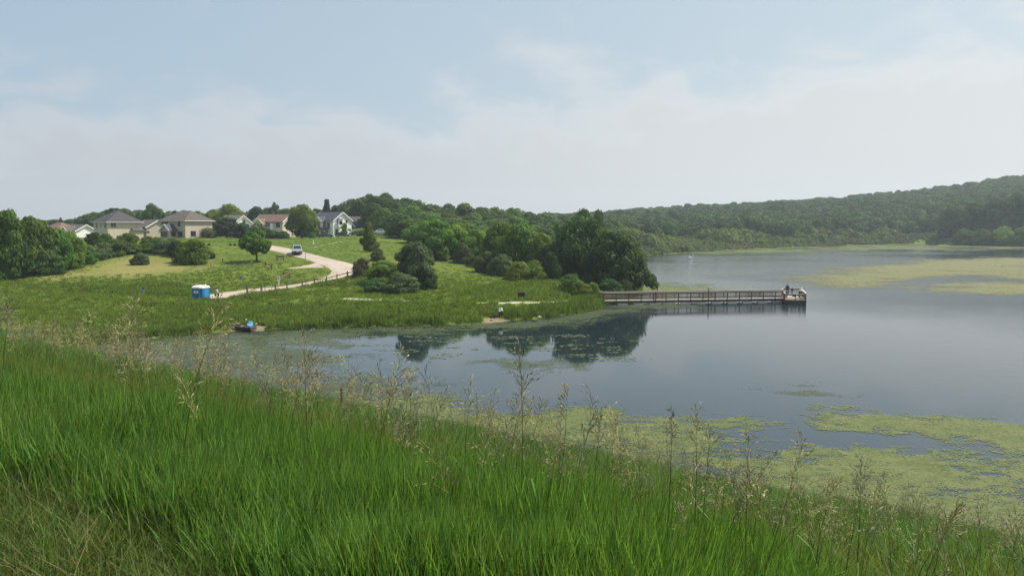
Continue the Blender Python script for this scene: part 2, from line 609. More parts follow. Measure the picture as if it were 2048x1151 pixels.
def terrain(x, y, detail=True):
    x = np.atleast_1d(np.asarray(x, float)); y = np.atleast_1d(np.asarray(y, float))
    sh = x.shape
    x = x.ravel(); y = y.ravel()
    d = -poly_sd(x, y, LAKE)                                # distance from the lake, negative in it
    far = np.hypot(x, y - 150)
    land = np.clip(tps(x, y), 0.25, 70)
    land = land * sm(d, -1, 11) + 0.22 * sm(d, 0, 0.8)
    s = dam_s(x, y)
    lin = (34.5 - s) * 0.32
    k = 0.35
    h = np.clip(0.5 + 0.5 * (10.4 - lin) / k, 0, 1)
    dm = 10.4 * (1 - h) + lin * h - k * h * (1 - h)
    dm = np.maximum(dm, 0) * sm(d, -0.5, 5.0) + 0.1 * sm(d, 0, 0.8)
    z = np.maximum(land, dm)
    if detail:
        z = z + (fbm(x / 9, y / 9, 3) - 0.5) * 0.55 * sm(d, 1, 8) * sm(far, 0, 30) * (1 - sm(s, 40, 20)) 
        z = z + (fbm(x / 1.3, y / 1.3, 5, 2) - 0.5) * 0.10 * sm(d, 0, 3) * (np.hypot(x, y) < 40)
    lake = -np.minimum(-d * 0.25, 1.8)
    z = np.where(d > 0, z, lake)
    return z.reshape(sh)


def gz(x, y):
    return float(terrain([x], [y])[0])


_T = np.geomspace(2.0, 1600, 1100)


def spot(px, py):
    """where the line of sight through a point of the photograph meets the ground or the water"""
    a, b = ray(px, py)
    z = np.maximum(terrain(a * _T, _T), 0.0)
    below = EYE + b * _T < z
    i = int(np.argmax(below)) if below.any() else len(_T) - 1
    lo, hi = _T[max(i - 1, 0)], _T[i]
    for _ in range(14):
        m = 0.5 * (lo + hi)
        if EYE + b * m < max(gz(a * m, m), 0.0):
            hi = m
        else:
            lo = m
    return Vector((a * hi, hi, max(gz(a * hi, hi), 0.0)))


def axis(*segs):
    v = [segs[0][0]]
    for lo, hi, st in segs:
        n = max(1, int(round((hi - lo) / st)))
        v.extend(np.linspace(lo, hi, n + 1)[1:])
    return np.array(v)


def ground_material():
    m, t = new_mat('meadow_ground')
    o = N(t, 'ShaderNodeOutputMaterial')
    p = N(t, 'ShaderNodeBsdfPrincipled')
    p.inputs['Roughness'].default_value = 0.95
    p.inputs['Specular IOR Level'].default_value = 0.1
    tc = N(t, 'ShaderNodeTexCoord')
    big = N(t, 'ShaderNodeTexNoise', i_Scale=0.045, i_Detail=5.0, i_Roughness=0.6)
    mid = N(t, 'ShaderNodeTexNoise', i_Scale=0.35, i_Detail=5.0, i_Roughness=0.65)
    mp = N(t, 'ShaderNodeMapping')
    mp.inputs['Scale'].default_value = (0.5, 1.6, 1)
    mp.inputs['Rotation'].default_value = (0, 0, 0.12)
    fine = N(t, 'ShaderNodeTexNoise', i_Scale=2.2, i_Detail=6.0, i_Roughness=0.75)
    t.links.new(tc.outputs['Object'], big.inputs['Vector'])
    t.links.new(tc.outputs['Object'], mp.inputs['Vector'])
    t.links.new(mp.outputs[0], mid.inputs['Vector'])
    t.links.new(tc.outputs['Object'], fine.inputs['Vector'])
    c = mixc(t, sstep(t, big.outputs[0], 0.35, 0.65), (0.064, 0.108, 0.015), (0.120, 0.154, 0.028))
    c = mixc(t, mth(t, 'MULTIPLY', sstep(t, mid.outputs[0], 0.45, 0.72), 0.6), c, (0.150, 0.180, 0.042))
    c = mixc(t, mth(t, 'MULTIPLY', sstep(t, fine.outputs[0], 0.5, 0.8), 0.55), c, (0.058, 0.100, 0.014))
    dry = N(t, 'ShaderNodeAttribute', attribute_name='dry')
    dfac = mth(t, 'MULTIPLY', dry.outputs['Fac'], sstep(t, mid.outputs[0], 0.25, 0.6, 0.35, 1.0))
    c = mixc(t, dfac, c, mixc(t, sstep(t, fine.outputs[0], 0.35, 0.65), (0.20, 0.170, 0.060), (0.30, 0.245, 0.110)))
    bare = N(t, 'ShaderNodeAttribute', attribute_name='bare')
    c = mixc(t, bare.outputs['Fac'], c, mixc(t, fine.outputs[0], (0.17, 0.125, 0.08), (0.29, 0.225, 0.15)))
    t.links.new(c, p.inputs['Base Color'])
    b = N(t, 'ShaderNodeBump', i_Strength=0.7, i_Distance=0.25)
    t.links.new(fine.outputs[0], b.inputs['Height'])
    t.links.new(b.outputs[0], p.inputs['Normal'])
    t.links.new(p.outputs[0], o.inputs[0])
    return m


DRY_POLY = [tuple(spot(*p)[:2]) for p in ((60, 556), (150, 541), (215, 523), (260, 512), (320, 508), (380, 520), (400, 540), (330, 548), (200, 556), (120, 560))]
LAUNCH = spot(500, 655)
FISH_SPOT = spot(990, 640)


def build_ground():
    xs = axis((-1900, -700, 200), (-700, -220, 30), (-220, -130, 4), (-130, -26, 1.6), (-26, 22, 0.6), (22, 70, 2), (70, 200, 6.5), (200, 900, 16), (900, 2000, 200))
    ys = axis((-560, -60, 125), (-60, -4, 8), (-4, 26, 0.6), (26, 74, 1.5), (74, 180, 1.1), (180, 290, 2.2), (290, 420, 6.5), (420, 900, 13), (900, 2100, 200))
    X, Y = np.meshgrid(xs, ys)
    Z = terrain(X, Y)
    nx, ny = len(xs), len(ys)
    V = np.c_[X.ravel(), Y.ravel(), Z.ravel()]
    i = np.arange(nx * ny).reshape(ny, nx)
    F = np.c_[i[:-1, :-1].ravel(), i[:-1, 1:].ravel(), i[1:, 1:].ravel(), i[1:, :-1].ravel()]
    me = np_mesh('ground', V, F, [ground_material()], smooth=True)
    x, y = V[:, 0], V[:, 1]
    dry = sm(poly_sd(x, y, DRY_POLY) + (fbm(x / 5, y / 5, 9) - 0.5) * 9, -5, 6) * 0.72
    s = dam_s(x, y)
    near = np.hypot(x, y) < 90
    dry = np.maximum(dry, near * 0.35 * sm(s, 8, 14) * (1 - sm(s, 30, 38)))
    dry = np.maximum(dry, near * 0.4 * (1 - sm(s, 1.6, 2.4)))
    bare = np.zeros(len(V))
    for c, r in ((LAUNCH, 2.2), (FISH_SPOT, 1.9)):
        bare = np.maximum(bare, 1 - sm(np.hypot((x - c.x) * 0.8, y - c.y) + (fbm(x, y, 21) - 0.5) * 2, r * 0.6, r * 1.2))
    for nm, arr in (('dry', dry), ('bare', bare)):
        a = me.attributes.new(nm, 'FLOAT', 'POINT')
        a.data.foreach_set('value', arr.astype(np.float32))
    return link('ground', me, kind='structure')


build_ground()


def build_water():
    m, t = new_mat('lake_water')
    o = N(t, 'ShaderNodeOutputMaterial')
    p = N(t, 'ShaderNodeBsdfPrincipled')
    p.inputs['Base Color'].default_value = (0.013, 0.023, 0.028, 1)
    p.inputs['IOR'].default_value = 1.333
    p.inputs['Specular IOR Level'].default_value = 0.5
    tc = N(t, 'ShaderNodeTexCoord')
    patch = N(t, 'ShaderNodeTexNoise', i_Scale=0.018, i_Detail=3.0)
    t.links.new(tc.outputs['Object'], patch.inputs['Vector'])
    calm = sstep(t, patch.outputs[0], 0.40, 0.62)
    sep = N(t, 'ShaderNodeSeparateXYZ')
    t.links.new(tc.outputs['Object'], sep.inputs[0])
    # the sheltered cove on the left is smooth, the open lake carries a breeze
    open_ = sstep(t, mth(t, 'ADD', sep.outputs[0], mth(t, 'MULTIPLY', sep.outputs[1], 0.42)), 48.0, 130.0)
    rip = mth(t, 'MULTIPLY', open_, mth(t, 'MULTIPLY_ADD', calm, 0.65, 0.35))
    mp = N(t, 'ShaderNodeMapping')
    mp.inputs['Scale'].default_value = (0.55, 1.5, 1)
    mp.inputs['Rotation'].default_value = (0, 0, 0.35)
    t.links.new(tc.outputs['Object'], mp.inputs['Vector'])
    n1 = N(t, 'ShaderNodeTexNoise', i_Scale=2.3, i_Detail=4.0, i_Roughness=0.55)
    n2 = N(t, 'ShaderNodeTexNoise', i_Scale=0.5, i_Detail=2.0)
    t.links.new(mp.outputs[0], n1.inputs['Vector'])
    t.links.new(mp.outputs[0], n2.inputs['Vector'])
    b = N(t, 'ShaderNodeBump', i_Distance=0.05)
    t.links.new(mth(t, 'MULTIPLY_ADD', rip, 1.15, 0.022), b.inputs['Strength'])
    t.links.new(mth(t, 'ADD', n1.outputs[0], n2.outputs[0]), b.inputs['Height'])
    t.links.new(b.outputs[0], p.inputs['Normal'])
    t.links.new(mth(t, 'MULTIPLY_ADD', rip, 0.10, 0.02), p.inputs['Roughness'])
    t.links.new(p.outputs[0], o.inputs[0])
    xs = [p_[0] for p_ in LAKE]; ys = [p_[1] for p_ in LAKE]
    mb = MB()
    x0, x1, y0, y1 = min(xs) - 5, max(xs) + 10, min(ys) - 5, max(ys) + 5
    n = 24
    for i in range(n):
        for j in range(n):
            ax, bx = x0 + (x1 - x0) * i / n, x0 + (x1 - x0) * (i + 1) / n
            ay, by = y0 + (y1 - y0) * j / n, y0 + (y1 - y0) * (j + 1) / n
            mb.v.extend([(ax, ay, 0), (bx, ay, 0), (bx, by, 0), (ax, by, 0)])
            q = len(mb.v) - 4
            mb.f.append((q, q + 1, q + 2, q + 3)); mb.mi.append(0); mb.tint.append(0.5)
    o_ = link('water', mb.mesh('water', [m]), kind='structure')
    return o_


build_water()


# ---------------------------------------------------------------- road and paths
def path_mat(name, c1, c2, grit):
    m, t = new_mat(name)
    o = N(t, 'ShaderNodeOutputMaterial')
    p = N(t, 'ShaderNodeBsdfPrincipled')
    p.inputs['Roughness'].default_value = 0.95
    p.inputs['Specular IOR Level'].default_value = 0.15
    tc = N(t, 'ShaderNodeTexCoord')
    a = N(t, 'ShaderNodeTexNoise', i_Scale=0.35, i_Detail=5.0, i_Roughness=0.6)
    b = N(t, 'ShaderNodeTexNoise', i_Scale=grit, i_Detail=5.0, i_Roughness=0.7)
    for n in (a, b):
        t.links.new(tc.outputs['Object'], n.inputs['Vector'])
    c = mixc(t, sstep(t, a.outputs[0], 0.35, 0.65), c1, c2)
    c = mixc(t, mth(t, 'MULTIPLY', sstep(t, b.outputs[0], 0.45, 0.75), 0.35), c, tuple(v * 0.62 for v in c1))
    t.links.new(c, p.inputs['Base Color'])
    bp = N(t, 'ShaderNodeBump', i_Strength=0.4, i_Distance=0.03)
    t.links.new(b.outputs[0], bp.inputs['Height'])
    t.links.new(bp.outputs[0], p.inputs['Normal'])
    t.links.new(p.outputs[0], o.inputs[0])
    return m


M['gravel'] = path_mat('gravel', (0.345, 0.285, 0.235), (0.405, 0.34, 0.285), 7.0)
M['limestone'] = path_mat('limestone', (0.36, 0.32, 0.24), (0.44, 0.40, 0.31), 7.0)


def smooth_line(pts, n, it=2):
    pts = np.array(pts, float)
    for _ in range(it):
        q = [pts[0]]
        for a, b in zip(pts[:-1], pts[1:]):
            q.append(0.75 * a + 0.25 * b); q.append(0.25 * a + 0.75 * b)
        q.append(pts[-1])
        pts = np.array(q)
    d = np.r_[0, np.cumsum(np.linalg.norm(np.diff(pts, axis=0), axis=1))]
    s = np.linspace(0, d[-1], n)
    return np.c_[np.interp(s, d, pts[:, 0]), np.interp(s, d, pts[:, 1])]


def ribbon(name, left, right, n, across, mat, lift=0.07):
    L, R = smooth_line(left, n), smooth_line(right, n)
    V = []
    for j in range(across + 1):
        f = j / across
        wob = (fbm(L[:, 0] / 1.2, L[:, 1] / 1.2, 40 + j, 3) - 0.5) * 0.5 if j in (0, across) else 0
        P = L * (1 - f) + R * f
        dirn = (R - L) / np.maximum(np.linalg.norm(R - L, axis=1)[:, None], 1e-6)
        P = P + dirn * (np.atleast_1d(wob)[:, None])
        z = terrain(P[:, 0], P[:, 1]) + (lift if 0 < j < across else lift - 0.09)
        V.append(np.c_[P, z])
    V = np.array(V)                                            # across+1, n, 3
    i = np.arange((across + 1) * n).reshape(across + 1, n)
    F = np.c_[i[:-1, :-1].ravel(), i[1:, :-1].ravel(), i[1:, 1:].ravel(), i[:-1, 1:].ravel()]
    return link(name, np_mesh(name, V.reshape(-1, 3), F, [mat], smooth=True), kind='structure')


ROAD = (((408, 589), (424, 600)), ((440, 585.5), (447, 597)), ((470, 581.5), (477, 590)), ((500, 577.5), (512, 584)), ((540, 575), (548, 579.5)),
        ((575, 570.5), (585, 574.5)), ((605, 566), (620, 568.5)), ((635, 559), (655, 561.5)), ((655, 551.5), (688, 554.5)), ((664, 543), (714, 545)),
        ((655, 535), (718, 533)), ((640, 529.5), (702, 526.5)), ((615, 520), (670, 519.5)), ((590, 513), (640, 512)), ((565, 506.5), (610, 504)),
        ((541, 500.5), (583, 497)), ((515, 494), (541, 490)), ((490, 489), (510, 486)))
RL = [tuple(spot(*a)[:2]) for a, b in ROAD]
RR = [tuple(spot(*b)[:2]) for a, b in ROAD]
ribbon('gravel_road', RL, RR, 150, 7, M['gravel'])
SP = (((574, 536), (577, 537.5)), ((598, 533), (594, 536.5)), ((618, 528), (618, 535)), ((632, 525), (650, 536.5)))
ribbon('gravel_spur', [tuple(spot(*a)[:2]) for a, b in SP], [tuple(spot(*b)[:2]) for a, b in SP], 30, 4, M['gravel'], 0.05)
FP = ((688, 597), (770, 600), (900, 604), (960, 606), (1010, 606), (1060, 605), (1115, 604), (1160, 601.5), (1212, 600))
FPW = [spot(*a) for a in FP]
TR = [spot(*a) for a in ((628, 495), (642, 491), (656, 488), (670, 485.5), (684, 483.5))]
ribbon('lawn_path', [(p.x, p.y + 0.6) for p in TR], [(p.x, p.y - 0.6) for p in TR], 30, 2, M['limestone'], 0.06)
ribbon('footpath', [(p.x, p.y + 0.55) for p in FPW], [(p.x, p.y - 0.55) for p in FPW], 60, 2, M['limestone'], 0.06)
# ---------------------------------------------------------------- houses
def siding(name, col):
    """painted lap siding; the boards are far too fine to tell apart at this distance"""
    return simple(name, col, 0.75, 0.06, 1.5)


M['side_cream'] = siding('siding_cream', (0.55, 0.48, 0.36))
M['side_tan'] = siding('siding_tan', (0.45, 0.385, 0.305))
M['side_white'] = siding('siding_white', (0.80, 0.80, 0.80))
M['side_grey'] = siding('siding_grey', (0.42, 0.41, 0.37))
M['side_pink'] = siding('siding_pink', (0.60, 0.49, 0.43))
M['side_dark'] = siding('siding_dark', (0.10, 0.095, 0.085))
M['roof_grey'] = simple('roof_grey', (0.062, 0.059, 0.062), 0.9, 0.2, 2.5, bump=0.4)
M['roof_taupe'] = simple('roof_taupe', (0.095, 0.083, 0.076), 0.9, 0.2, 2.5, bump=0.4)
M['roof_brown'] = simple('roof_brown', (0.150, 0.098, 0.074), 0.9, 0.18, 2.5, bump=0.4)
M['roof_green'] = simple('roof_green', (0.125, 0.122, 0.100), 0.9, 0.18, 2.5, bump=0.4)
M['roof_blue'] = simple('roof_blue', (0.060, 0.066, 0.080), 0.9, 0.18, 2.5, bump=0.4)
M['flag_blue'] = simple('flag_blue', (0.12, 0.16, 0.42), 0.7, 0.1, 3)
M['trim'] = simple('trim', (0.72, 0.70, 0.66), 0.6, 0.05, 3)


class House:
    """x along the front, y depth (front at -y), z up; the origin on the ground under the middle"""

    def __init__(s, label, px, py, Y13, w, d, h, rz, wall, roof, group='houses on the rise above the meadow'):
        p = at(px, py, Y13 * K)
        s.t = thing('house', label, 'house', (p.x, p.y, p.z), rz, group)
        s.w, s.d, s.h, s.wm, s.rm = w, d, h, wall, roof
        mb = MB()
        mb.box((0, 0, h / 2 - 0.6), (w, d, h + 1.2))
        mb.build('wall', wall, s.t)

    def hip(s, rise, ridge, over=0.5, cx=0, cy=0, w=None, d=None, z=None, along='x'):
        w = (w or s.w) / 2 + over; d = (d or s.d) / 2 + over
        z = s.h if z is None else z
        mb = MB()
        r = ridge / 2
        e = [(-w, -d), (w, -d), (w, d), (-w, d)]
        pk = [(-r, 0), (r, 0)] if along == 'x' else [(0, -r), (0, r)]
        v = [(x + cx, y + cy, z - 0.18) for x, y in e] + [(x + cx, y + cy, z) for x, y in e] + [(x + cx, y + cy, z + rise) for x, y in pk]
        f = [(0, 3, 2, 1), (0, 1, 5, 4), (1, 2, 6, 5), (2, 3, 7, 6), (3, 0, 4, 7)]
        f += [(4, 5, 9, 8), (5, 6, 9), (6, 7, 8, 9), (7, 4, 8)] if along == 'x' else [(4, 5, 8), (5, 6, 9, 8), (6, 7, 9), (7, 4, 8, 9)]
        mb.add(v, f)
        ro = mb.build('roof', s.rm, s.t)
        t = 0.06
        for a, b in ((0, 1), (1, 2), (2, 3), (3, 0)):
            g = MB()
            g.beam((e[a][0] * (1 + t / w) + cx, e[a][1] * (1 + t / d) + cy, z - 0.14), (e[b][0] * (1 + t / w) + cx, e[b][1] * (1 + t / d) + cy, z - 0.14), 0.12, 0.16)
            g.build('gutter', M['trim'], ro)
        return ro

    def gable(s, rise, cx=0, cy=0, w=None, d=None, z=None, axis='x', over=0.4, wall=None, fill=True, roof=None):
        """gable roof whose ridge runs along axis; the two triangular wall tops are a part too"""
        w = w or s.w; d = d or s.d
        z = s.h if z is None else z
        L, S = (w, d) if axis == 'x' else (d, w)
        hs = S / 2 + over
        hl = L / 2 + over
        th = 0.2
        sl = rise / (S / 2)
        lo = z - over * sl
        prof = [(-hs, lo), (0, z + rise), (hs, lo), (hs, lo + th), (0, z + rise + th), (-hs, lo + th)]
        mb = MB()
        pts = []
        for q in (-hl, hl):
            for a, zz in prof:
                pts.append((q + cx, a + cy, zz) if axis == 'x' else (a + cx, q + cy, zz))
        fs = [(0, 1, 4, 5), (1, 2, 3, 4), (6, 11, 10, 7), (7, 10, 9, 8)]
        for i in range(6):
            j = (i + 1) % 6
            fs.append((i, 6 + i, 6 + j, j))
        mb.add(pts, fs)
        ro = mb.build('roof', roof or s.rm, s.t)
        if fill:
            g = MB()
            g.extrude([(-S / 2, z), (S / 2, z), (0, z + rise - 0.02)], -L / 2, L / 2, axis='x' if axis == 'x' else 'y')
            if axis == 'x':
                g.v = [(x + cx, y + cy, zz) for x, y, zz in g.v]
            else:
                g.v = [(x + cx, y + cy, zz) for x, y, zz in g.v]
            g.build('gable_wall', wall or s.wm, s.t)
        for q in (-hl - 0.03, hl + 0.03):
            for sg in (-1, 1):
                a0 = (sg * hs, lo + 0.02); a1 = (0, z + rise + 0.02)
                P0 = (q + cx, a0[0] + cy, a0[1]) if axis == 'x' else (a0[0] + cx, q + cy, a0[1])
                P1 = (q + cx, a1[0] + cy, a1[1]) if axis == 'x' else (a1[0] + cx, q + cy, a1[1])
                b = MB()
                b.beam(P0, P1, 0.07, 0.34)
                b.build('bargeboard', M['trim'], ro)
        return ro

    def win(s, face, u, z, w, h, frame=None, bars=1, off=0.0, arch=False):
        """a window on a face: f front, r right, l left; u along the face, z its centre height; frame, pane and glazing bar"""
        fr = MB(); pn = MB()
        D = s.d / 2 + off if face == 'f' else s.w / 2 + off

        def P(a, n, zz):
            if face == 'f':
                return (a, -D - n, zz)
            if face == 'r':
                return (D + n, a, zz)
            return (-D - n, a, zz)

        def bx(mb, a0, a1, z0, z1, n0, n1):
            c = P((a0 + a1) / 2, (n0 + n1) / 2, (z0 + z1) / 2)
            sz = (a1 - a0, n1 - n0, z1 - z0) if face == 'f' else (n1 - n0, a1 - a0, z1 - z0)
            mb.box(c, sz)
        e = 0.10
        bx(fr, u - w / 2 - e, u - w / 2, z - h / 2 - e, z + h / 2 + e, -0.02, 0.07)
        bx(fr, u + w / 2, u + w / 2 + e, z - h / 2 - e, z + h / 2 + e, -0.02, 0.07)
        bx(fr, u - w / 2, u + w / 2, z + h / 2, z + h / 2 + e, -0.02, 0.07)
        bx(fr, u - w / 2, u + w / 2, z - h / 2 - e, z - h / 2, -0.02, 0.09)
        for k in range(bars):
            c = u - w / 2 + w * (k + 1) / (bars + 1)
            bx(fr, c - 0.035, c + 0.035, z - h / 2, z + h / 2, -0.02, 0.05)
        bx(pn, u - w / 2, u + w / 2, z - h / 2, z + h / 2, -0.02, 0.025)
        o = fr.build('window', frame or M['trim'], s.t)
        pn.build('pane', M['glass'], o)

    def part(s, name, mat, fn, parent=None):
        mb = MB()
        fn(mb)
        return mb.build(name, mat, parent or s.t)


def bump(mb, c, sz):
    mb.box(c, sz)


# the beige house with the grey hip roof, lit gable side to the right
h = House('cream two-storey house with a dark grey hip roof rising above the shrub belt', 236, 482, 243, 9.6, 9.0, 5.4,
          math.radians(-42), M['side_cream'], M['roof_grey'])
h.hip(3.1, 2.6)
for u, z, w, hh in ((-2.6, 4.2, 0.9, 1.2), (0.2, 4.2, 0.6, 0.7), (3.4, 4.3, 1.5, 1.1), (-3.0, 1.3, 1.6, 1.2)):
    h.win('f', u, z, w, hh, M['side_grey'])
h.win('r', -3.0, 4.5, 1.3, 1.1, M['side_grey']); h.win('r', 2.9, 1.2, 1.2, 1.0)
h.part('roof_vent', M['steel'], lambda m: m.tube([(-2.0, -2.6, 6.2), (-2.0, -2.6, 7.0)], 0.13))
h.part('roof_vent', M['steel'], lambda m: m.tube([(0.6, -1.8, 6.6), (0.6, -1.8, 7.5)], 0.13))
h.part('lean_to', M['side_cream'], lambda m: m.box((h.w / 2 + 0.3, 3.2, 1.2), (0.0 + 2.4, 2.4, 3.6)))
h.part('lean_to_roof', M['roof_taupe'], lambda m: m.add([(4.8, 1.7, 3.7), (6.6, 1.7, 3.0), (6.6, 4.7, 3.0), (4.8, 4.7, 3.7), (4.8, 1.7, 3.5), (6.6, 1.7, 2.8), (6.6, 4.7, 2.8), (4.8, 4.7, 3.5)],
                                                [(0, 1, 2, 3), (7, 6, 5, 4), (0, 4, 5, 1), (1, 5, 6, 2), (2, 6, 7, 3), (3, 7, 4, 0)]))
# small tan gabled house between the two
h = House('small tan house with a low gabled roof squeezed between two hip-roofed houses', 305, 478, 268, 8.2, 7.6, 3.7, math.radians(-40), M['side_tan'], M['roof_taupe'])
h.gable(2.1)
h.win('f', -1.6, 2.4, 1.8, 1.1); h.win('r', 0.5, 2.7, 0.9, 1.0)
h.part('porch_beam', M['side_tan'], lambda m: m.box((2.3, -h.d / 2 - 0.9, 2.4), (3.2, 1.8, 0.2)))
for u in (0.9, 3.7):
    h.part('porch_post', M['side_tan'], lambda m: m.box((u, -h.d / 2 - 1.6, 0.8), (0.25, 0.25, 3.0)))
h.gable(0.9, cx=2.3, cy=-h.d / 2 - 0.6, w=3.2, d=2.4, z=2.5, axis='y', fill=True)
# big beige house
h = House('large beige hip-roofed house with a small gabled sunroom, beside the round clipped bush', 374, 478, 246, 10.2, 9.2, 5.25,
          math.radians(-29), M['side_tan'], M['roof_taupe'])
h.hip(2.75, 4.2)
h.part('sunroom', M['side_tan'], lambda m: m.box((0.1, -h.d / 2 - 1.35, 0.9), (3.5, 2.7, 3.4)))
h.gable(1.5, cx=0.1, cy=-h.d / 2 - 1.2, w=3.5, d=2.7, z=2.62, axis='y', roof=M['roof_blue'])
h.win('f', -0.2, 1.5, 2.6, 1.25, M['side_dark'], 2, off=2.7)
h.win('f', -3.2, 4.1, 2.5, 1.3, M['side_dark'], 2); h.win('f', 2.7, 4.35, 0.8, 1.1, M['side_dark'], 0)
h.win('f', 3.1, 1.5, 1.5, 1.2, M['side_dark']); h.win('r', -2.0, 1.6, 1.5, 1.3, M['side_dark'], 1)
h.part('sunroom_window', M['glass'], lambda m: m.box((1.88, -h.d / 2 - 1.3, 1.5), (0.08, 1.4, 1.2)))
h.part('basement_window', M['glass'], lambda m: [m.box((h.w / 2 + 0.02, 0.4, -0.1), (0.08, 0.9, 0.45))])
# grey-green gable mostly behind the dark trees
h = House('white-gabled house with a grey-green roof, mostly hidden behind very dark trees', 471, 476, 300, 9.5, 7.5, 5.0, math.radians(-38), M['side_white'], M['roof_green'])
h.gable(2.7)
h.win('r', 0.3, 5.7, 1.1, 1.0); h.win('f', 1.8, 3.8, 1.4, 1.1); h.win('r', -1.2, 2.5, 1.2, 1.2)
# brown-roofed house with arched dormer
h = House('pinkish tan house with a reddish brown roof, left of the tall maple', 552, 476, 282, 11.4, 7.0, 5.3, math.radians(-24), M['side_pink'], M['roof_brown'])
h.gable(2.2)
h.gable(1.55, cx=-2.4, cy=-h.d / 2 - 0.55, w=3.6, d=2.2, z=4.6, axis='y', wall=M['side_pink'])
h.part('dormer', M['side_pink'], lambda m: m.box((-2.4, -h.d / 2 - 0.5, 3.6), (3.3, 1.4, 2.1)))
h.win('f', -2.4, 4.1, 2.1, 1.2, M['trim'], 3, off=1.22)
h.win('f', 0.6, 4.2, 1.0, 1.1); h.win('f', 3.9, 4.2, 1.5, 1.3, M['side_dark']); h.win('f', 3.7, 0.9, 2.1, 1.3, M['side_dark'], 2)
h.win('r', 1.2, 1.5, 0.9, 1.7); h.win('r', -1.4, 4.1, 0.9, 1.2)
h.part('porch_roof', M['roof_brown'], lambda m: m.add([(-5.6, -3.45, 3.0), (1.6, -3.45, 3.0), (1.6, -5.4, 2.35), (-5.6, -5.4, 2.35), (-5.6, -3.45, 2.8), (1.6, -3.45, 2.8), (1.6, -5.4, 2.15), (-5.6, -5.4, 2.15)],
                                              [(3, 2, 1, 0), (4, 5, 6, 7), (0, 1, 5, 4), (1, 2, 6, 5), (2, 3, 7, 6), (3, 0, 4, 7)]))
h.part('chimney', M['side_white'], lambda m: m.box((1.8, -h.d / 2 - 0.35, 2.3), (0.9, 0.75, 4.9)))
h.part('garage', M['side_pink'], lambda m: m.box((-6.6, -0.4, 0.9), (4.0, 6.0, 3.6)))
h.hip(2.9, 1.0, cx=-6.4, cy=-0.4, w=4.4, d=6.0, z=2.75, along='y')
# white farmhouse
h = House('bright white two-storey house with slate roof and bay window above the road', 664, 476, 284, 10.6, 7.6, 5.7, math.radians(-38), M['side_white'], M['roof_blue'])
h.gable(2.6)
for u in (-4.2, -1.9, 1.1, 3.0):
    h.win('f', u, 4.35, 1.25, 1.45, M['side_dark'], 1)
h.gable(1.3, cx=-0.4, cy=-h.d / 2 - 0.25, w=3.2, d=1.6, z=5.5, axis='y', wall=M['side_white'])
h.win('r', 1.7, 5.4, 0.8, 0.9, M['trim'], 0); h.win('r', -2.4, 1.9, 0.9, 2.0, M['side_dark']); h.win('r', -2.4, -0.1, 0.9, 1.0, M['side_dark'])
h.win('r', 1.2, 1.7, 0.9, 1.2, M['side_dark'])
h.part('bay', M['side_white'], lambda m: m.box((h.w / 2 + 0.45, -1.4, 4.8), (0.9, 1.7, 2.3)))
h.part('bay_window', M['glass'], lambda m: m.box((h.w / 2 + 0.91, -1.4, 5.0), (0.05, 1.3, 1.3)))
h.part('bay_window', M['glass'], lambda m: m.box((h.w / 2 + 0.5, -2.26, 5.0), (0.55, 0.05, 1.3)))
h.part('bay_roof', M['roof_blue'], lambda m: m.box((h.w / 2 + 0.45, -1.4, 6.15), (1.1, 1.9, 0.35), top=(0.6, 0.6)))
h.part('porch_roof', M['roof_blue'], lambda m: m.add([(-5.6, -3.75, 3.5), (3.6, -3.75, 3.5), (3.6, -6.0, 2.85), (-5.6, -6.0, 2.85), (-5.6, -3.75, 3.2), (3.6, -3.75, 3.2), (3.6, -6.0, 2.55), (-5.6, -6.0, 2.55)],
                                              [(3, 2, 1, 0), (4, 5, 6, 7), (0, 1, 5, 4), (1, 2, 6, 5), (2, 3, 7, 6), (3, 0, 4, 7)]))
for u in (-5.3, -3.1, -0.9, 1.3, 3.4):
    h.part('porch_post', M['white_paint'], lambda m: m.box((u, -5.8, 1.3), (0.22, 0.22, 2.6)))
h.part('door', M['side_dark'], lambda m: m.box((-0.4, -h.d / 2 - 0.03, 1.1), (1.1, 0.1, 2.2)))
h.win('f', -3.0, 1.5, 1.6, 1.5, M['side_dark']); h.win('f', 2.0, 1.5, 1.4, 1.5, M['side_dark'])
# dark house behind it
h = House('dark brown house in the shade of the wood, right of the white house', 712, 476, 306, 7.5, 7.0, 4.2, math.radians(-38), M['side_dark'], M['roof_grey'])
h.gable(3.2, axis='y'); h.win('f', 0.6, 2.2, 1.4, 1.2, M['side_dark']); h.win('r', 0, 2.2, 1.2, 1.2, M['side_dark'])
# roofs above the trees at the far left
h = House('house showing only its broad brown roof above the trees at the far left', 122, 484, 300, 9.5, 8.5, 4.2, math.radians(-30), M['side_grey'], M['roof_brown'])
h.hip(2.6, 3.0); h.win('f', 1.5, 3.0, 1.3, 1.0)
h = House('low house with a white end wall beside the dark round tree', 160, 484, 275, 8.2, 6.6, 3.6, math.radians(-35), M['side_white'], M['roof_taupe'])
h.gable(1.8); h.gable(1.3, cx=0.6, cy=-h.d / 2 - 0.3, w=3.4, d=2.4, z=3.5, axis='y'); h.win('r', 0.4, 2.2, 1.0, 0.9); h.win('f', -2.0, 2.4, 1.3, 1.0)
h = House('distant house with two small white gables peeping over the leftmost trees', 91, 486, 345, 7.5, 6.5, 5.2, math.radians(12), M['side_white'], M['roof_taupe'])
h.gable(1.7, cx=-2.0, w=3.4, axis='y'); h.gable(1.6, cx=1.9, w=3.4, d=7.2, axis='y'); h.win('f', -2.0, 4.0, 1.0, 1.1)


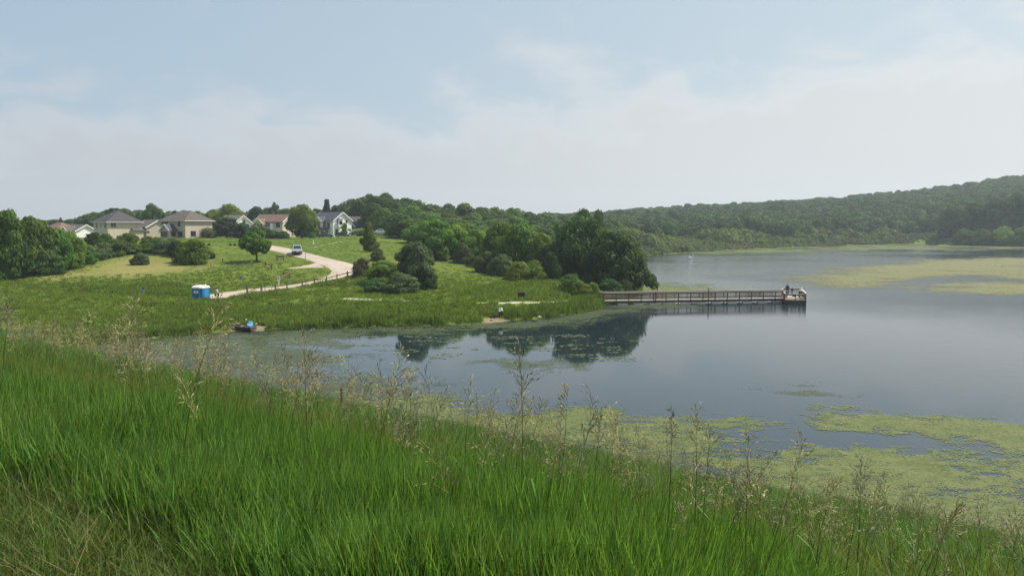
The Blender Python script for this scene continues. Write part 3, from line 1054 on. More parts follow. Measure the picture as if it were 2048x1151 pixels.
# ---------------------------------------------------------------- the fishing pier
def build_pier():
    zd = 0.62
    a = at(1203, 600, 121.5); b = at(1571, 600, 126.0)
    A = Vector((a.x, 121.5, 0)); B = Vector((b.x, 126.0, 0))
    d = (B - A).normalized(); n = Vector((-d.y, d.x, 0))       # n points away from the camera
    L = (B - A).length
    t = thing('fishing_pier', 'long weathered wooden fishing pier with baluster railings reaching out into the lake', 'pier', (A.x, A.y, 0), math.atan2(d.y, d.x))
    wdt = 2.0
    # local coordinates: x along the walkway, y away from the camera
    deck = MB()
    k = int(L / 0.3)
    for i in range(k):
        x = (i + 0.5) * L / k
        deck.box((x, 0, zd - 0.02 + random.uniform(-0.006, 0.006)), (L / k - 0.025, wdt + 0.16, 0.05))
    deck.build('deck_board', M['wood_pale'], t, kind='stuff')
    for y in (-wdt / 2 - 0.03, wdt / 2 + 0.03):
        f = MB(); f.box((L / 2, y, zd - 0.24), (L, 0.07, 0.38)); f.build('fascia', M['wood_dark'], t)
        s_ = MB(); s_.box((L / 2, y - 0.06 if y < 0 else y + 0.06, zd - 0.06), (L, 0.05, 0.16)); s_.build('edge_board', M['wood_pale'], t)
    posts_x = [0.1 + i * (L - 0.2) / 15 for i in range(16)]

    def rail_run(p0, p1, z0, top, npost, bal=0.14, skip_first=False):
        """one straight stretch of railing: posts, top cap, upper and lower rail, balusters (local coordinates)"""
        p0, p1 = Vector((*p0, 0)), Vector((*p1, 0))
        dv = (p1 - p0); ln = dv.length; dv.normalize()
        for i in range(npost):
            if skip_first and i == 0:
                continue
            q = p0 + dv * (ln * i / (npost - 1))
            m = MB(); m.box((q.x, q.y, z0 + (top - 0.62) / 2), (0.11, 0.11, top + 0.58), rz=math.atan2(dv.y, dv.x)); m.build('post', M['wood_dark'], t)
        up = Vector((0, 0, 1))
        m = MB(); m.beam(p0 - dv * 0.06 + up * (z0 + top + 0.02), p1 + dv * 0.06 + up * (z0 + top + 0.02), 0.22, 0.05); m.build('rail_cap', M['wood_pale'], t)
        m = MB(); m.beam(p0 + up * (z0 + top - 0.10), p1 + up * (z0 + top - 0.10), 0.05, 0.15); m.build('top_rail', M['wood_dark'], t)
        m = MB(); m.beam(p0 + up * (z0 + 0.17), p1 + up * (z0 + 0.17), 0.05, 0.13); m.build('bottom_rail', M['wood_dark'], t)
        m = MB()
        nb = int(ln / bal)
        for i in range(nb):
            q = p0 + dv * (ln * (i + 0.5) / nb)
            m.box((q.x, q.y, z0 + top / 2), (0.04, 0.045, top - 0.36), rz=math.atan2(dv.y, dv.x))
        m.build('baluster', M['wood_grey'], t, kind='stuff')
    rail_run((0, -wdt / 2 - 0.13), (L - 0.35, -wdt / 2 - 0.13), zd, 1.12, 16)
    rail_run((0, wdt / 2 + 0.13), (L + 0.25, wdt / 2 + 0.13), zd, 1.12, 16)
    # floats under the walkway
    for i in range(11):
        x = 3.0 + i * (L - 5.0) / 10
        m = MB(); m.box((x, -wdt / 2 - 0.16, 0.07), (1.5, 0.42, 0.17)); m.build('pontoon', M['steel'], t)
    # end platform, set at an angle and reaching towards the camera
    O = Vector((43.35, 121.9, 0)); pr = math.radians(-15.5)
    ux = Vector((math.cos(pr), math.sin(pr), 0)); uy = Vector((-math.sin(pr), math.cos(pr), 0))
    rel = pr - math.atan2(d.y, d.x)
    HW, DP = 1.52, 8.0

    def pw(x, y):
        return O + ux * x + uy * y

    def pl(x, y):
        q = pw(x, y) - A
        return (q.dot(d), q.dot(n))
    m = MB()
    k = int(DP / 0.3)
    for i in range(k):
        c = pl(0, (i + 0.5) * DP / k)
        m.box((c[0], c[1], zd + 0.012), (2 * HW, DP / k - 0.025, 0.05), rz=rel)
    m.build('platform_board', M['wood_pale'], t, kind='stuff')
    for c, sz in (((0, -0.04), (2 * HW + 0.16, 0.08, 0.52)), ((0, DP + 0.04), (2 * HW + 0.16, 0.08, 0.52)), ((-HW - 0.04, DP / 2), (0.08, DP, 0.52)), ((HW + 0.04, DP / 2), (0.08, DP, 0.52))):
        c = pl(*c)
        m = MB(); m.box((c[0], c[1], zd - 0.30), sz, rz=rel); m.build('platform_fascia', M['wood_dark'], t)
    rail_run(pl(-HW, 0), pl(HW, 0), zd, 0.84, 3)
    rail_run(pl(HW, 0.1), pl(HW, DP), zd, 1.0, 5, skip_first=True)
    rail_run(pl(-HW, DP), pl(HW - 0.1, DP), zd, 1.12, 3)
    rail_run(pl(-HW, 0.1), pl(-HW, 3.0), zd, 0.95, 3, skip_first=True)
    rail_run(pl(-HW, 5.9), pl(-HW, DP - 0.1), zd, 1.05, 3)
    for x, y, h_ in ((16.4 * L / 53, 1.25, 1.9), (8.15, -1.3, 1.55), (8.6, 1.32, 2.1), (16.6, -1.3, 2.0)):
        m = MB(); m.tube([(x, y, -1.5), (x, y, zd + h_ - 0.3)], 0.075, 8); m.build('guide_pile', M['wood_dark'], t)
    for x, y in ((-HW + .2, .2), (HW - .2, .2), (HW - .2, DP - .2), (-HW + .2, DP - .2)):
        x, y = pl(x, y)
        m = MB(); m.tube([(x, y, -1.8), (x, y, zd - 0.06)], 0.13, 8); m.build('pile', M['wood_dark'], t)

    def loc(x, y, z=zd + 0.04):
        return pw(x, y) + Vector((0, 0, z))
    return loc, L, (HW, DP), pr


pier_at, PIER_L, PIER_BOX, PIER_RZ = build_pier()


# ---------------------------------------------------------------- fences, gate, signs, posts
def post_rail_fence(px_pts, label, rails=(0.55,), h=0.95, wood='wood_brown', kind='post-and-rail fences by the road'):
    P = [spot(*p) for p in px_pts]
    t = thing('rail_fence', label, 'fence', P[0], 0, kind)
    for p in P:
        q = p - P[0]
        m = MB(); m.box((q.x, q.y, q.z + h / 2 - 0.2), (0.2, 0.2, h + 0.4), rz=random.uniform(0, 1), top=(0.8, 0.8)); m.build('post', M[wood], t)
    for a, b in zip(P[:-1], P[1:]):
        a_, b_ = a - P[0], b - P[0]
        for r in rails:
            m = MB(); m.beam((a_.x, a_.y, a_.z + r), (b_.x, b_.y, b_.z + r + random.uniform(-0.06, 0.06)), 0.11, 0.14); m.build('rail', M[wood], t)
    return t


post_rail_fence(((551, 580.5), (574, 576.5), (604.5, 573), (629, 568.5), (653, 564.5), (674, 559), (695, 553.5), (713, 549.5)),
                'brown wooden post-and-rail fence along the lower edge of the gravel road', (0.68,), 1.0)
post_rail_fence(((558, 566), (579.5, 556)), 'short brown rail fence behind the white sign post', (0.85,), 1.0)
post_rail_fence(((567, 552.5), (579.5, 554.5)), 'low corner rail joining the short fence on the grass', (0.6,), 0.7)
post_rail_fence(((470, 536), (504, 534.5)), 'weathered grey rail half lost in the grass under the lone tree', (0.5,), 0.8, 'wood_grey')
post_rail_fence(((531, 532), (543.5, 538)), 'short slanting brown rail with one stub post, right of the lone tree', (0.55,), 0.85)


def single_post(px, py, h, r, mat, label, name='marker_post', cap=None):
    p = spot(px, py)
    t = thing(name, label, 'post', p)
    m = MB(); m.tube([(0, 0, -0.3), (0.01, 0, h)], [r, r * 0.9], 7); m.build('shaft', M[mat], t)
    if cap:
        m = MB(); m.box((0, 0, h + 0.03), (r * 2.6, r * 2.6, 0.06)); m.build('cap', M[cap], t)
    return t


single_post(521.5, 584, 1.05, 0.06, 'wood_brown', 'first thin brown bollard right of the gate arm', cap='wood_dark')
single_post(530, 581, 0.95, 0.055, 'wood_brown', 'shortest brown bollard between gate and fence', cap='wood_dark')
single_post(543, 581.5, 1.1, 0.04, 'steel', 'slim grey metal bollard left of the fence end', cap='steel')
single_post(566, 573.5, 0.9, 0.035, 'wood_grey', 'thin grey stake beside the white sign post', cap='wood_grey')
single_post(611, 519.5, 1.9, 0.05, 'wood_grey', 'tall thin grey pole at the inner road edge below the van', cap='steel')
single_post(445.5, 526, 0.8, 0.09, 'wood_dark', 'dark wooden stub in the meadow, left of the lone tree', cap='wood_dark')
single_post(422, 536, 0.7, 0.06, 'wood_dark', 'thin dark stub in the meadow near the dry patch', cap='wood_dark')
single_post(626.5, 488.5, 0.8, 0.14, 'white_paint', 'small white marker on the slope above the van', cap='white_paint')
single_post(761.5, 519, 0.8, 0.12, 'white_paint', 'small white marker beside the grey-green shrub', cap='white_paint')


for px, py, lb in ((287, 590, 'small blue marker flag in the left meadow, left of the portable toilet'), (482.5, 567, 'small blue marker flag in the meadow above the gravel road end')):
    q = single_post(px, py, 1.1, 0.03, 'steel', lb, name='marker_flag')
    m = MB(); m.box((0.0, -0.05, 1.0), (0.36, 0.04, 0.42)); m.build('flag', M['flag_blue'], q)
single_post(683.5, 834, 1.1, 0.05, 'wood_dark', 'dark dead stick standing on the near bank against the cove water', name='dead_stick')


def build_gate():
    a, b = spot(494.5, 585.5), spot(524, 583)
    t = thing('swing_gate', 'brown steel swing gate with a diagonal arm across the gravel road', 'gate', a)
    e = b - a
    m = MB(); m.box((0, 0, 0.55), (0.24, 0.24, 1.5), top=(0.9, 0.9)); m.build('post', M['wood_brown'], t)
    m = MB(); m.box((e.x, e.y, e.z + 0.4), (0.14, 0.14, 1.2)); m.build('latch_post', M['wood_brown'], t)
    m = MB(); m.beam((0.1, 0, 0.15), (e.x - 0.1, e.y, e.z + 0.92), 0.08, 0.10); m.build('arm', M['wood_brown'], t)
    m = MB(); m.beam((0.1, 0, 1.12), (e.x, e.y, e.z + 0.98), 0.05, 0.05); m.build('tie_bar', M['wood_brown'], t)


build_gate()


def build_signs():
    p = spot(557.5, 575.5)
    t = thing('sign_post', 'white trail sign board on a pale post beside the gravel road', 'sign', p, 0.1)
    m = MB(); m.box((0, 0, 0.55), (0.16, 0.16, 1.7)); m.build('post', M['white_paint'], t)
    m = MB(); m.box((0, -0.11, 1.55), (0.42, 0.05, 0.75)); m.build('board', M['white_paint'], t)
    m = MB(); m.box((0, -0.142, 1.42), (0.26, 0.012, 0.10)); m.box((0, -0.142, 1.66), (0.26, 0.012, 0.16)); m.build('printed_panel', M['wood_grey'], t)
    p = spot(1042.5, 600)
    t = thing('notice_board', 'dark brown notice board on two short posts on the mown grass above the footpath', 'notice board', p, 0.12)
    for x in (-0.38, 0.38):
        m = MB(); m.box((x, 0, 0.35), (0.09, 0.09, 1.3)); m.build('post', M['wood_dark'], t)
    m = MB(); m.box((0, -0.03, 0.80), (1.0, 0.10, 0.62)); bd = m.build('board', M['wood_dark'], t)
    m = MB(); m.box((0, -0.03, 1.14), (1.08, 0.2, 0.05)); m.build('cap', M['wood_brown'], t)
    m = MB(); m.box((0, -0.088, 0.80), (0.84, 0.015, 0.46)); m.build('panel', M['black_paint'], t)
    p = spot(560.5, 520.5)
    t = thing('bench', 'low dark wooden bench on the grass inside the road bend', 'bench', p, 0.5)
    m = MB(); m.box((0, 0, 0.45), (1.6, 0.4, 0.08)); m.build('seat', M['wood_dark'], t)
    for x in (-0.6, 0.6):
        m = MB(); m.box((x, 0, 0.18), (0.12, 0.34, 0.46)); m.build('leg', M['wood_dark'], t)
    m = MB(); m.box((0, 0.2, 0.75), (1.6, 0.06, 0.3)); m.build('backrest', M['wood_dark'], t)


build_signs()


def lamp_post(px, py, Y13, top, label, arm=0.9):
    p = at(px, py, Y13 * K); p.z = gz(p.x, p.y)
    H = at(px, top, Y13 * K).z - p.z
    t = thing('street_lamp', label, 'street lamp', p, 0, 'street lamps in front of the houses')
    m = MB(); m.tube([(0, 0, -0.3), (0, 0, H)], [0.15, 0.10], 8); m.build('pole', M['steel'], t)
    m = MB(); m.tube([(0, 0, H - 0.1), (arm * 0.5, 0, H + 0.12), (arm, 0, H + 0.1)], 0.045, 6); a = m.build('arm', M['steel'], t)
    m = MB(); m.box((arm + 0.2, 0, H + 0.06), (0.6, 0.26, 0.14), top=(0.8, 0.7)); m.build('lamp_head', M['white_paint'], t)
    return t


lamp_post(601.5, 477, 262, 449, 'pale street lamp in front of the tall maple')
lamp_post(677, 476, 268, 447, 'street lamp standing before the white house wall', -0.7)
lamp_post(771, 474, 262, 445, 'street lamp at the wood edge beside the white car', -0.8)


# ---------------------------------------------------------------- portable toilet
def build_toilet():
    blue = simple('toilet_blue', (0.015, 0.135, 0.36), 0.4, 0.06, 1.5, spec=0.4)
    blue2 = simple('toilet_blue_light', (0.035, 0.22, 0.47), 0.4, 0.06, 1.5, spec=0.4)
    red = simple('sign_red', (0.42, 0.05, 0.05), 0.5, 0.05, 2)
    p = spot(395.5, 599.5)
    p.y += 1.0
    p.z = gz(p.x, p.y)
    t = thing('portable_toilet', 'large blue portable toilet with a white roof at the end of the gravel road', 'portable toilet', p, math.radians(-20))
    t.scale = (0.86, 0.86, 0.80)
    w, d, h = 2.15, 2.0, 2.15
    m = MB(); m.box((0, 0, 0.09), (w + 0.1, d + 0.1, 0.22)); m.build('base', M['rubber'], t)
    c = 0.32
    out = [(-w / 2 + c, -d / 2), (w / 2 - c, -d / 2), (w / 2, -d / 2 + c), (w / 2, d / 2), (-w / 2, d / 2), (-w / 2, -d / 2 + c)]
    n = len(out)
    m = MB(); m.add([(x, y, 0.2) for x, y in out] + [(x, y, h) for x, y in out], [tuple(range(n))[::-1], tuple(range(n, 2 * n))] + [(i, (i + 1) % n, n + (i + 1) % n, n + i) for i in range(n)])
    m.build('wall', blue, t)
    for x, y in out:
        m = MB(); m.tube([(x, y, 0.15), (x, y, h)], 0.055, 6); m.build('corner_post', blue2, t)
    m = MB(); m.box((0, -d / 2 - 0.03, 1.1), (w - 2 * c - 0.14, 0.05, 1.75)); dr = m.build('door', blue, t)
    m = MB(); m.box((-0.55, -d / 2 - 0.075, 1.05), (0.06, 0.05, 0.28)); m.build('handle', M['black_paint'], dr)
    m = MB(); m.box((0.05, -d / 2 - 0.065, 1.45), (0.95, 0.02, 0.42)); sg = m.build('sign_plate', M['white_paint'], t)
    m = MB(); m.box((0.1, -d / 2 - 0.080, 1.45), (0.46, 0.012, 0.13)); m.build('lettering_band', red, sg)
    m = MB(); m.box((0, -d / 2 - 0.06, 1.86), (1.25, 0.02, 0.13)); m.build('vent_grille', blue2, t)
    m = MB(); m.box((0, -d / 2 - 0.06, 0.42), (1.2, 0.02, 0.12)); m.build('lower_grille', blue2, t)
    m = MB(); m.box((w / 2 + 0.012, 0.25, 1.15), (0.03, 1.0, 1.5)); m.build('side_panel', blue2, t)
    m = MB(); m.box((-w / 2 - 0.012, 0.2, 1.15), (0.03, 1.0, 1.5)); m.build('side_panel', blue2, t)
    m = MB()
    o2 = [(x * 1.07, y * 1.07) for x, y in out]; o3 = [(x * 0.96, y * 0.93) for x, y in out]; o4 = [(x * 0.62, y * 0.6) for x, y in out]
    vs_ = [(x, y, h - 0.03) for x, y in o2] + [(x, y, h + 0.10) for x, y in o2] + [(x, y, h + 0.30) for x, y in o3] + [(x, y, h + 0.44) for x, y in o4]
    fs = [tuple(range(n))[::-1], tuple(range(3 * n, 4 * n))]
    for k in range(3):
        fs += [(k * n + i, k * n + (i + 1) % n, (k + 1) * n + (i + 1) % n, (k + 1) * n + i) for i in range(n)]
    m.add(vs_, fs); m.build('roof', M['white_paint'], t)
    m = MB(); m.tube([(0.6, 0.6, h + 0.2), (0.6, 0.6, h + 0.62)], 0.06, 8); m.build('vent_pipe', M['white_paint'], t)


build_toilet()


# ---------------------------------------------------------------- vehicles
def vehicle(label, pos, heading, kind, paint, cat='car', group=None, name='parked_car'):
    """x forward; body lofted from cross sections (station, half width at belt, sill height, belt height, roof height, half width of roof)"""
    t = thing(name, label, cat, pos, heading, group)
    if kind == 'van':
        L, Wd = 4.9, 1.95
        st = [(-2.45, .86, .42, .98, 0, 0), (-2.38, .93, .32, 1.05, 0, 0), (-1.5, .97, .26, 1.06, 0, 0), (0.4, .97, .26, 1.02, 0, 0), (1.45, .96, .26, .98, 0, 0), (2.15, .90, .28, .80, 0, 0), (2.45, .74, .40, .66, 0, 0)]
        cab = [(-2.33, 1.05, .90), (-1.95, 1.74, .76), (0.25, 1.78, .76), (0.65, 1.70, .74), (1.65, 0.97, .88)]
        wx = 1.5
    elif kind == 'pickup':
        L, Wd = 5.4, 1.95
        st = [(-2.7, .90, .50, 1.02, 0, 0), (-2.6, .95, .42, 1.06, 0, 0), (-0.8, .96, .38, 1.04, 0, 0), (1.1, .96, .38, 1.06, 0, 0), (2.3, .92, .38, 1.00, 0, 0), (2.7, .82, .48, .85, 0, 0)]
        cab = [(-0.95, 1.04, .90), (-0.75, 1.72, .74), (0.35, 1.74, .74), (1.25, 1.06, .86)]
        wx = 1.7
    else:
        L, Wd = 4.6, 1.8
        st = [(-2.3, .78, .42, .82, 0, 0), (-2.2, .86, .34, .90, 0, 0), (-1.2, .90, .24, .94, 0, 0), (0.5, .90, .24, .90, 0, 0), (1.5, .87, .26, .84, 0, 0), (2.1, .80, .30, .70, 0, 0), (2.3, .66, .40, .58, 0, 0)]
        cab = [(-1.75, .92, .80), (-1.05, 1.40, .62), (0.15, 1.44, .62), (1.0, .88, .80)]
        wx = 1.38
    m = MB()
    rings = []
    for x, hw, lo, hi, _, _ in st:
        rings.append([(x, -hw * .94, lo), (x, -hw, (lo + hi) / 2), (x, -hw * .95, hi), (x, 0, hi + .03), (x, hw * .95, hi), (x, hw, (lo + hi) / 2), (x, hw * .94, lo)])
    k = 7
    m.add([p for r in rings for p in r], [(i * k + j, (i + 1) * k + j, (i + 1) * k + (j + 1) % k, i * k + (j + 1) % k) for i in range(len(st) - 1) for j in range(k)] +
          [tuple(range(k))[::-1], tuple((len(st) - 1) * k + j for j in range(k))])
    m.build('body', paint, t, smooth=False)
    # greenhouse: roof panel and pillars in paint, glass panes set into it
    c = [(x, z, hw) for x, z, hw in cab]
    m = MB()
    pts = [p for x, z, hw in c for p in ((x, -hw, z), (x, hw, z))]
    base = [(x, -hw * 1.0, c[0][1]) for x, z, hw in c]
    nC = len(c)
    fs = [(2 * i, 2 * i + 1, 2 * i + 3, 2 * i + 2) for i in range(nC - 1)]
    fs += [tuple(2 * i for i in range(nC))[::-1], tuple(2 * i + 1 for i in range(nC)), (0, 2 * nC - 2, 2 * nC - 1, 1)]
    m.add(pts, fs); m.build('cabin', paint, t)

    def pane(nm, q, par=t):
        mm = MB()
        q = [Vector(v) for v in q]
        nn = (q[1] - q[0]).cross(q[2] - q[0]).normalized()
        cen = sum(q, Vector()) / len(q)
        if nn.dot(cen - Vector((0, 0, 0.9))) < 0:
            nn = -nn
        mm.add([v + nn * 0.02 for v in q] + [v - nn * 0.02 for v in q], [(0, 1, 2, 3), (7, 6, 5, 4), (0, 4, 5, 1), (1, 5, 6, 2), (2, 6, 7, 3), (3, 7, 4, 0)])
        mm.build(nm, M['glass'], par)

    def lerp(a, b, f):
        return tuple(a[i] * (1 - f) + b[i] * f for i in range(3))

    def inset(a, b, c_, d_, e=0.08):
        cen = tuple((a[i] + b[i] + c_[i] + d_[i]) / 4 for i in range(3))
        return [lerp(v, cen, e * 2) for v in (a, b, c_, d_)]
    f0, f1 = c[-1], c[-2]
    pane('windscreen', inset((f0[0], -f0[2], f0[1]), (f0[0], f0[2], f0[1]), (f1[0], f1[2], f1[1]), (f1[0], -f1[2], f1[1])))
    r0, r1 = c[0], c[1]
    pane('rear_window', inset((r0[0], -r0[2], r0[1]), (r0[0], r0[2], r0[1]), (r1[0], r1[2], r1[1]), (r1[0], -r1[2], r1[1])))
    zb = c[0][1] + 0.05
    xs_ = np.linspace(c[1][0] - 0.25, c[-2][0] + 0.2, 4 if kind == 'van' else 3)
    for sgn in (-1, 1):
        for xa, xb in zip(xs_[:-1], xs_[1:]):
            hb, ht = c[0][2] * 0.995, c[1][2]
            zt = c[1][1] - 0.10
            wt_ = (zt - zb) / (c[1][1] - c[0][1])
            yt = hb + (ht - hb) * wt_
            pane('side_window', [(xa + .05, sgn * hb, zb), (xb - .05, sgn * hb, zb), (xb - .08, sgn * yt, zt), (xa + .08, sgn * yt, zt)])
    for sx in (-1, 1):
        for sy in (-1, 1):
            y = sy * (Wd / 2 - 0.14)
            m = MB(); m.tube([(sx * wx, y - sy * 0.11, 0.33), (sx * wx, y + sy * 0.12, 0.33)], 0.33, 14); w_ = m.build('wheel', M['rubber'], t)
            m = MB(); m.tube([(sx * wx, y + sy * 0.10, 0.33), (sx * wx, y + sy * 0.135, 0.33)], 0.2, 10); m.build('rim', M['steel'], w_)
    xf = st[-1][0]
    hb = st[-1][3]
    lamp = simple('lamp_lens', (0.75, 0.76, 0.74), 0.15, 0.05, 4) if 'lamp_lens' not in bpy.data.materials else bpy.data.materials['lamp_lens']
    tail = simple('tail_lens', (0.32, 0.02, 0.02), 0.2, 0.05, 4) if 'tail_lens' not in bpy.data.materials else bpy.data.materials['tail_lens']
    for sy in (-1, 1):
        m = MB(); m.box((st[-2][0] + 0.10, sy * st[-2][1] * .72, st[-2][3] - 0.12), (0.36, 0.40, 0.15)); m.build('headlight', lamp, t)
        m = MB(); m.box((st[0][0] - 0.0, sy * st[0][1] * .86, st[0][3] - 0.08), (0.1, 0.16, 0.34)); m.build('taillight', tail, t)
        m = MB(); m.box((cab[-1][0] - 0.35, sy * (Wd / 2 + 0.08), cab[0][1] + 0.06), (0.14, 0.22, 0.15)); m.build('mirror', paint, t)
    m = MB(); m.box((xf - 0.01, 0, hb - 0.10), (0.08, 0.9, 0.13)); m.build('grille', M['black_paint'], t)
    m = MB(); m.box((xf - 0.02, 0, st[-1][2] + 0.02), (0.14, st[-1][1] * 2.1, 0.16)); m.build('bumper', M['black_paint'], t)
    m = MB(); m.box((xf + 0.06, 0, st[-1][2] + 0.10), (0.02, 0.46, 0.13)); m.build('licence_plate', M['white_paint'], t)
    if kind == 'pickup':
        m = MB(); m.box((-1.8, 0, 1.035), (1.5, 1.5, 0.10)); m.build('cargo_bed', M['black_paint'], t)
    return t


P_SILVER = simple('paint_silver', (0.40, 0.44, 0.50), 0.3, 0.03, 1, metal=0.35, spec=0.5, coat=0.6)
P_WHITE = simple('paint_white', (0.72, 0.73, 0.74), 0.3, 0.03, 1, spec=0.5, coat=0.6)
P_BLACK = simple('paint_black', (0.012, 0.013, 0.016), 0.25, 0.05, 1, spec=0.5, coat=0.8)
P_NAVY = simple('paint_navy', (0.022, 0.028, 0.048), 0.25, 0.05, 1, spec=0.5, coat=0.8)
P_DARKRED = simple('paint_grey', (0.10, 0.10, 0.11), 0.3, 0.05, 1, spec=0.5, coat=0.8)
vp = spot(594, 508)
vehicle('silver minivan driving down the gravel road towards the lake', (vp.x, vp.y, vp.z + 0.07), math.radians(-72), 'van', P_SILVER, 'van', name='minivan')


def street(px, py, Y13):
    p = at(px, py, Y13 * K)
    return (p.x, p.y, gz(p.x, p.y))


GC = 'cars parked along the street by the houses'
vehicle('silver sedan parked behind the street lamp under the tall maple', street(613, 477, 264), math.radians(6), 'car', P_WHITE, group=GC)
vehicle('dark navy pickup truck parked before the porch of the white house', street(649, 476, 264), math.radians(4), 'pickup', P_NAVY, 'pickup truck', group=GC, name='pickup_truck')
vehicle('black car parked below the small tree at the white house', street(685, 476, 266), math.radians(2), 'car', P_BLACK, group=GC)
vehicle('white car half hidden behind the young tree at the wood edge', street(759, 474, 262), math.radians(172), 'car', P_WHITE, group=GC)
vehicle('dark grey car parked in front of the dark brown house', street(713, 476, 272), math.radians(176), 'car', P_DARKRED, group=GC)
vehicle('white car parked under the dark trees left of the lone tree', street(463, 477, 262), math.radians(10), 'car', P_WHITE, group=GC)
# ---------------------------------------------------------------- trees and shrubs
def unit(v):
    return v / np.maximum(np.linalg.norm(v, axis=-1, keepdims=True), 1e-9)


def crown_mesh(name, lobes, n_leaves, leaf, seed, droop=0.0, up=0.5, fill=0.22, slim=1.0):
    """leaf-sized faces over and inside a set of ellipsoid lobes; lobes rows: x y z rx ry rz"""
    r = np.random.default_rng(seed)
    lo = np.array(lobes)
    area = (lo[:, 3] * lo[:, 4] * lo[:, 5]) ** (2 / 3)
    per = r.choice(len(lo), size=int(n_leaves * 1.5), p=area / area.sum())
    dirn = unit(r.normal(size=(len(per), 3)))
    rad = np.where(r.random(len(per)) < fill, r.uniform(0.3, 0.9, len(per)), r.uniform(0.84, 1.10, len(per)))
    # ragged lobes: twigs stick out here and there
    rad = rad * (1 + 0.16 * np.sin(dirn[:, 0] * 7 + per) * np.sin(dirn[:, 1] * 6 + per * 2) + 0.10 * r.normal(size=len(per)) * (r.random(len(per)) < 0.3))
    c = lo[per, :3] + dirn * lo[per, 3:6] * rad[:, None]
    if droop:
        hz = np.hypot(c[:, 0], c[:, 1])
        c[:, 2] -= droop * hz ** 2
    # drop those deep inside other lobes
    deep = np.zeros(len(c), int)
    for L in lo:
        q = ((c - L[:3]) / L[3:6])
        deep += (q * q).sum(1) < 0.5
    keep = (deep == 0) | (r.random(len(c)) < 0.18)
    c, dirn, per = c[keep][:n_leaves], dirn[keep][:n_leaves], per[keep][:n_leaves]
    n = len(c)
    nrm = unit(dirn + r.normal(size=(n, 3)) * 0.42 + np.array([0, 0, up]))
    a = unit(np.cross(nrm, unit(r.normal(size=(n, 3)))))
    b = np.cross(nrm, a)
    s = leaf * r.uniform(0.55, 1.35, n)[:, None]
    V = np.stack([c - a * s, c - b * s * 0.62 * slim + nrm * s * 0.12, c + a * s, c + b * s * 0.62 * slim + nrm * s * 0.12], 1).reshape(-1, 3)
    F = np.arange(n * 4).reshape(n, 4)
    lobe_t = r.random(len(lo))
    tint = np.clip(0.55 * lobe_t[per] + 0.45 * r.random(n), 0, 1)
    return np_mesh(name, V, F, [M['leaf_mid']], tint)


def lobes_in(seed, n, env, rr, z0, z1, squash=0.8):
    """lobe centres inside an envelope: env(t) = half width at relative height t"""
    r = np.random.default_rng(seed)
    out = []
    for i in range(n):
        t = (i + r.random()) / n
        ph = i * 2.39996 + r.uniform(-0.5, 0.5)
        R = env(t)
        q = rr * r.uniform(0.75, 1.25) * (0.55 + 0.45 * R)
        rad = max(0.0, R - q * 0.8) * r.uniform(0.55, 1.05)
        if i % 4 == 3:
            rad *= 0.3
        zz = z0 + (z1 - z0) * t
        out.append((rad * math.cos(ph), rad * math.sin(ph), zz, q, q, q * squash * (z1 - z0) * 0.62))
    return out


def trunk_mesh(name, seed, z_top, r0, limbs=5, lean=0.0, low=0.25):
    r = np.random.default_rng(seed)
    m = MB()
    pts = [(0, 0, -0.06)]
    x = y = 0
    for k in range(1, 6):
        x += r.uniform(-0.03, 0.03) + lean * 0.2
        y += r.uniform(-0.03, 0.03)
        pts.append((x, y, z_top * k / 5))
    m.tube(pts, [r0 * 1.35, r0 * 0.95, r0 * 0.75, r0 * 0.55, r0 * 0.35, r0 * 0.12], 8)
    for k in range(limbs):
        t = low + (0.85 - low) * (k + r.random() * 0.5) / limbs
        f = t * 5
        i = min(int(f), 4)
        p = Vector(pts[i]).lerp(Vector(pts[i + 1]), f - i)
        ph = k * 2.4 + r.uniform(-0.4, 0.4)
        ln = r.uniform(0.45, 0.75) * (1.1 - 0.5 * t)
        e = p + Vector((math.cos(ph) * ln, math.sin(ph) * ln, z_top * r.uniform(0.10, 0.24)))
        md = p.lerp(e, 0.5) + Vector((0, 0, 0.02))
        m.tube([p, md, e], [r0 * 0.42 * (1.1 - t * 0.6), r0 * 0.28 * (1.1 - t * 0.6), r0 * 0.08], 5)
        e2 = md + Vector((math.cos(ph + 0.9) * ln * 0.5, math.sin(ph + 0.9) * ln * 0.5, z_top * 0.1))
        m.tube([md, e2], [r0 * 0.2, r0 * 0.05], 4)
    return m.fix(m.mesh(name, [M['bark']]))


KINDS = {}


def add_kind(kind, crowns, trunks):
    KINDS[kind] = (crowns, trunks)


